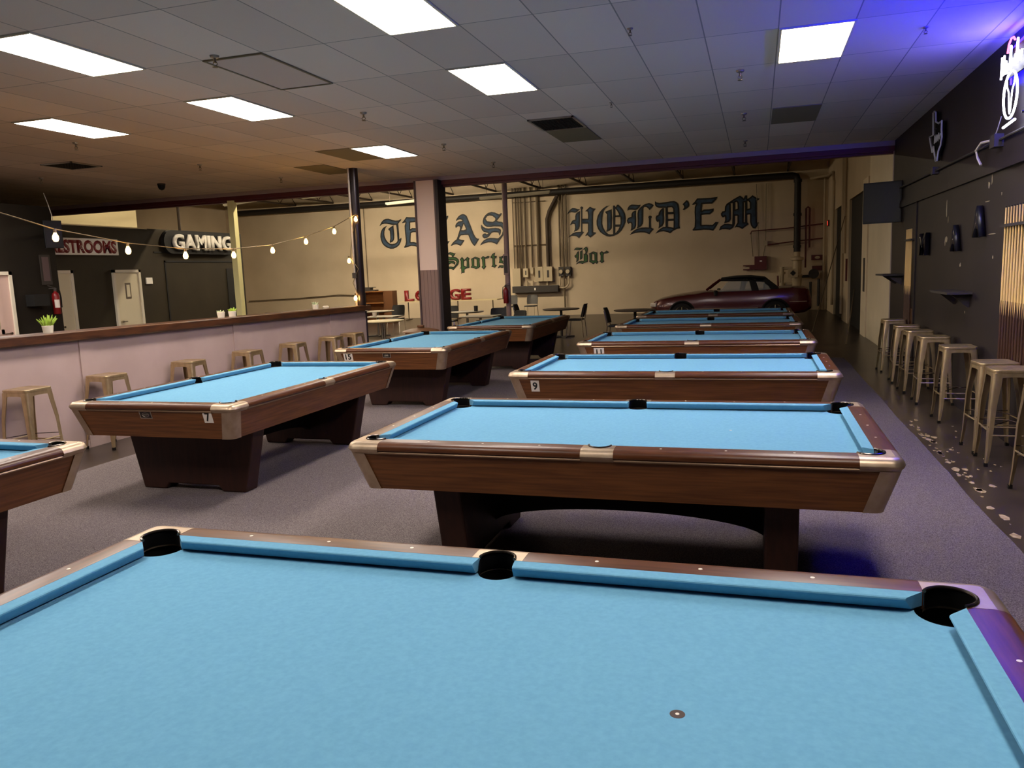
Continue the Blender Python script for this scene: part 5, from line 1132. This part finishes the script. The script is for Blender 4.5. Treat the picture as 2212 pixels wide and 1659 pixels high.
# sofa and bin
t = thing('sofa', 'black sofa back showing over the ledge left of the black post', 'sofa', (-10.2, 17.0, 0))
MB().b2((-.75, -.1, .08), (.55, .12, .95)).build('backrest', 'black_seat', t, bevel=.05, seg=3)
MB().b2((-.75, .1, .08), (.55, .8, .42)).build('seat', 'black_seat', t, bevel=.04)
for s in (-.85, .55): MB().b2((s, -.1, .05), (s+.1, .8, .6)).build('armrest', 'black_seat', t, bevel=.03)
t = thing('padded_chair', 'black padded chair back left of the sofa, over the ledge', 'chair', (-11.35, 16.6, 0))
MB().b2((-.17, -.05, .5), (.17, .05, .98)).build('backrest', 'black_seat', t, bevel=.04, seg=3)
MB().b2((-.2, .05, .4), (.2, .42, .5)).build('seat', 'black_seat', t, bevel=.03)
m = MB()
for sx in (-.15, .15):
    for sy in (.0, .38): m.cyl((sx, sy, 0), (sx, sy, .42), .015, seg=8)
m.build('leg', 'box_dark', t)
t = thing('trash_can', 'dark round bin with a domed lid behind the number 15 table', 'bin', (-6.2, 13.95, 0))
MB().lathe([(0, 0), (.26, 0), (.31, .66), (.30, .66), (.26, .03), (0, .03)], seg=24).build('body', 'tv', t, True)
MB().lathe([(.36, .655), (.36, .68), (.3, .7), (.18, .73), (.0, .75)], seg=24).lathe([(0, .655), (.36, .655)], seg=24).build('lid', 'oak_dark', t, True)
MB().lathe([(0, .745), (.07, .75), (.07, .785), (.05, .79), (0, .79)], seg=14).build('knob', 'oak_dark', t, True)
MB().loft([[(.312*math.cos(a), .312*math.sin(a), z) for a in (-2.7, -2.5, -2.3, -2.1)] for z in (.45, .64)], False, False).build('bag', 'white_card', t, True)
for x, y, lab in ((-9.3, 18.1, 'small drink cup on the grey table behind the cream one'), (-11.0, 20.9, 'small drink cup on the table by the wooden shelf unit')):
    tag(MB().lathe([(0, 0), (.05, 0), (.06, .1), (.055, .1), (.046, .01), (0, .01)], (x, y, .751), 12).build('cup', 'white_card', None, True), lab, 'cup')
for x, y, lab in ((-7.1, 19.6, 'dark cup on the grey table right of the square column'),):
    tag(MB().lathe([(0, 0), (.05, 0), (.055, .14), (.05, .14), (.046, .01), (0, .01)], (x, y, .751), 12).build('cup', 'box_dark', None, True), lab, 'cup')

# ================================================================== RED CAR
t = thing('car', 'dark red convertible with a black soft top parked before the back wall', 'car', (-2.1, 24.4, 0))
t.scale = (1.01, 1.01, 1.01)
def cx(px): return (px-520)*.002295
def cz(px, py): return .53 + (565-.03125*(px-520)-py)*.002295
W2 = .90
# lower body: stations (x, z_sill, z_shoulder, half width, crown)
ST_ = [(-.93, .34, .50, .55, .02), (-.90, .22, .62, .74, .02), (-.80, .2, .70, .82, .02), (-.66, .2, .755, .87, .03), (-.42, .2, .81, .89, .03), (-.05, .2, .86, .90, .04), (.4, .2, .905, .90, .05), (.66, .2, .945, .90, .02), (1.2, .2, .95, .90, .0), (2.0, .2, .955, .90, 0), (2.6, .22, .985, .90, .0), (2.72, .24, 1.0, .895, .02), (3.0, .26, 1.0, .88, .02), (3.35, .3, .985, .86, .02), (3.46, .36, .93, .82, .02), (3.52, .4, .72, .78, .02), (3.53, .42, .5, .7, .02)]
rings = []
for x, zs, zt, hw, cr in ST_:
    half = [(0, zs), (hw*.86, zs), (hw*.97, zs+.1*(zt-zs)/.7), (hw, zs+(zt-zs)*.45), (hw*.985, zs+(zt-zs)*.78), (hw*.94, zt-.02), (hw*.86, zt), (hw*.45, zt+cr*.8)]
    ring = [(x, y, z) for y, z in half] + [(x, 0, zt+cr)] + [(x, -y, z) for y, z in half[:0:-1]]
    rings.append(ring)
body = MB().loft(rings).build('body', 'car_paint', t, True)
# wheel arches and wheels
for x in (0, 2.57):
    for s in (-1, 1):
        MB().tube([(x+.37*math.cos(math.radians(a)), s*.885, .32+.37*math.sin(math.radians(a))) for a in range(-10, 191, 10)], .03, 6).build('arch_lip', 'tyre', t, True)
        wh = MB().cyl((x, s*.70, .32), (x, s*.915, .32), .315, seg=28).build('wheel', 'tyre', t, True)
        m = MB(); m.tube([(x+.215*math.cos(k*.2618), s*.918, .32+.215*math.sin(k*.2618)) for k in range(24)], .012, 6, closed=True)
        for k in range(5):
            a = k*1.2566+.3; m.tube([(x+.05*math.cos(a), s*.922, .32+.05*math.sin(a)), (x+.21*math.cos(a), s*.918, .32+.21*math.sin(a))], [.03, .02], 6)
        m.build('rim', 'chrome', wh, True)
        MB().cyl((x, s*.69, .34), (x, s*.905, .34), .36, seg=24).build('wheel_well', 'pocket', t, True)
# soft top with side windows left open as glass
def wl(z): return .80 - (z-.95)*.42
roofpts = [(800, 350), (900, 280), (990, 215), (1180, 190), (1350, 185), (1520, 205), (1600, 270), (1690, 340)]
rp = [(cx(a), cz(a, b)) for a, b in roofpts]
m = MB()
rows = [[(x, yy, z + dz) for yy, dz in ((-wl(z), -.02), (-wl(z)*.8, .01), (0, .03), (wl(z)*.8, .01), (wl(z), -.02))] for x, z in rp[2:]]
m.loft(rows, False, False); m.loft([[(x, y, z-.05) for x, y, z in r_] for r_ in rows], False, False)
top = m.build('soft_top', 'car_top', t, True)
for s in (-1, 1):
    m = MB()
    ap = [(cx(820), cz(820, 355)), (cx(985), cz(985, 225))]
    m.tube([(ap[0][0], s*.82, ap[0][1]), ((ap[0][0]+ap[1][0])/2, s*.75, (ap[0][1]+ap[1][1])/2+.01), (ap[1][0], s*wl(ap[1][1]), ap[1][1])], .035, 8); m.build('windscreen_pillar', 'car_paint', t, True)
    m = MB(); up = [(cx(a), cz(a, b)) for a, b in ((985, 222), (1100, 218), (1340, 225), (1400, 235), (1520, 238))]; lo_ = [(cx(a), cz(a, b)) for a, b in ((985, 245), (1100, 245), (1340, 245), (1400, 250), (1500, 258))]
    m.loft([[(x, s*wl(z), z) for x, z in up], [(x, s*(wl(z)+.01), z) for x, z in lo_], [(x, s*(wl(z)-.03), z) for x, z in lo_], [(x, s*(wl(z)-.03), z) for x, z in up]], False, False)
    m.build('side_header', 'car_top', t)
    def quad(pts, name, mat):
        q = [(cx(a), cz(a, b)) for a, b in pts]
        MB().loft([[(x, s*(wl(z)+.012), z) for x, z in q], [(x, s*(wl(z)-.012), z) for x, z in q]]).build(name, mat, t)
    quad([(1330, 240), (1405, 240), (1465, 400), (1370, 400)], 'middle_pillar', 'car_top')
    quad([(1490, 240), (1525, 210), (1600, 270), (1700, 345), (1690, 400), (1625, 385), (1560, 300)], 'rear_quarter', 'car_top')
    quad([(960, 390), (1060, 262), (1110, 245), (1335, 243), (1370, 395)], 'side_window', 'glass')
    quad([(1412, 250), (1488, 250), (1555, 300), (1615, 385), (1462, 392)], 'quarter_window', 'glass')
    MB().lathe([(0, -.09), (.05, -.07), (.06, 0), (.05, .06), (0, .075)], (cx(935), s*.98, cz(935, 385)), 12).build('side_mirror', 'car_top', t, True)
    MB().box((-.79, s*.70, .60), (.2, .3, .12), rz=s*.35).build('headlight', 'white_card', t, bevel=.03)
    MB().b2((.25, s*.9-.012, .455), (2.1, s*.9+.014, .475)).build('side_trim', 'trim_metal', t)
    MB().b2((2.85, s*.87-.012, .60), (3.4, s*.87+.016, .62)).build('bumper_trim', 'trim_metal', t)
MB().loft([[(cx(820), y, cz(820, 352)) for y in (-.78, -.4, 0, .4, .78)], [(cx(985), y*.84, cz(985, 222)) for y in (-.78, -.4, 0, .4, .78)]], False, False).build('windscreen', 'glass', t)
for s in (-.36, .36):
    m = MB(); m.box((1.35, s, .72), (.5, .45, .3)); m.box((1.66, s, .95), (.14, .42, .6), rot=Matrix.Rotation(.2, 3, 'Y')); m.build('front_seat', 'black_seat', t, bevel=.04)
    MB().box((1.76, s, 1.2), (.09, .24, .14)).build('headrest', 'grey_seat', t, bevel=.03)
MB().box((2.35, 0, .95), (.2, 1.2, .35)).build('rear_seat', 'black_seat', t, bevel=.05)
m = MB(); m.b2((-.94, -.6, .24), (-.86, .6, .5)); m.build('front_bumper', 'car_paint', t, bevel=.05)
tag(MB().cyl((-17.0, 20.5, 2.4), (-17.0, 20.5, 5.46), .04, seg=8).build('vertical_pipe', 'steel_dark', None, True), 'dark vertical pipe rising above the gaming sign, right of the pale wall', 'pipe')
# cable on the mural wall at left
tag(MB().tube([(-21.5, 29.93, .9), (-19, 29.93, .96), (-17, 29.93, 1.05), (-15.6, 29.93, .98)], .02, 6).tube([(-15.6, 29.93, .98), (-15.6, 29.93, 4.6)], .015, 6).build('wall_cable', 'pipe_grey', None, True), 'thin cable sagging low across the back wall left of the black post', 'cable')
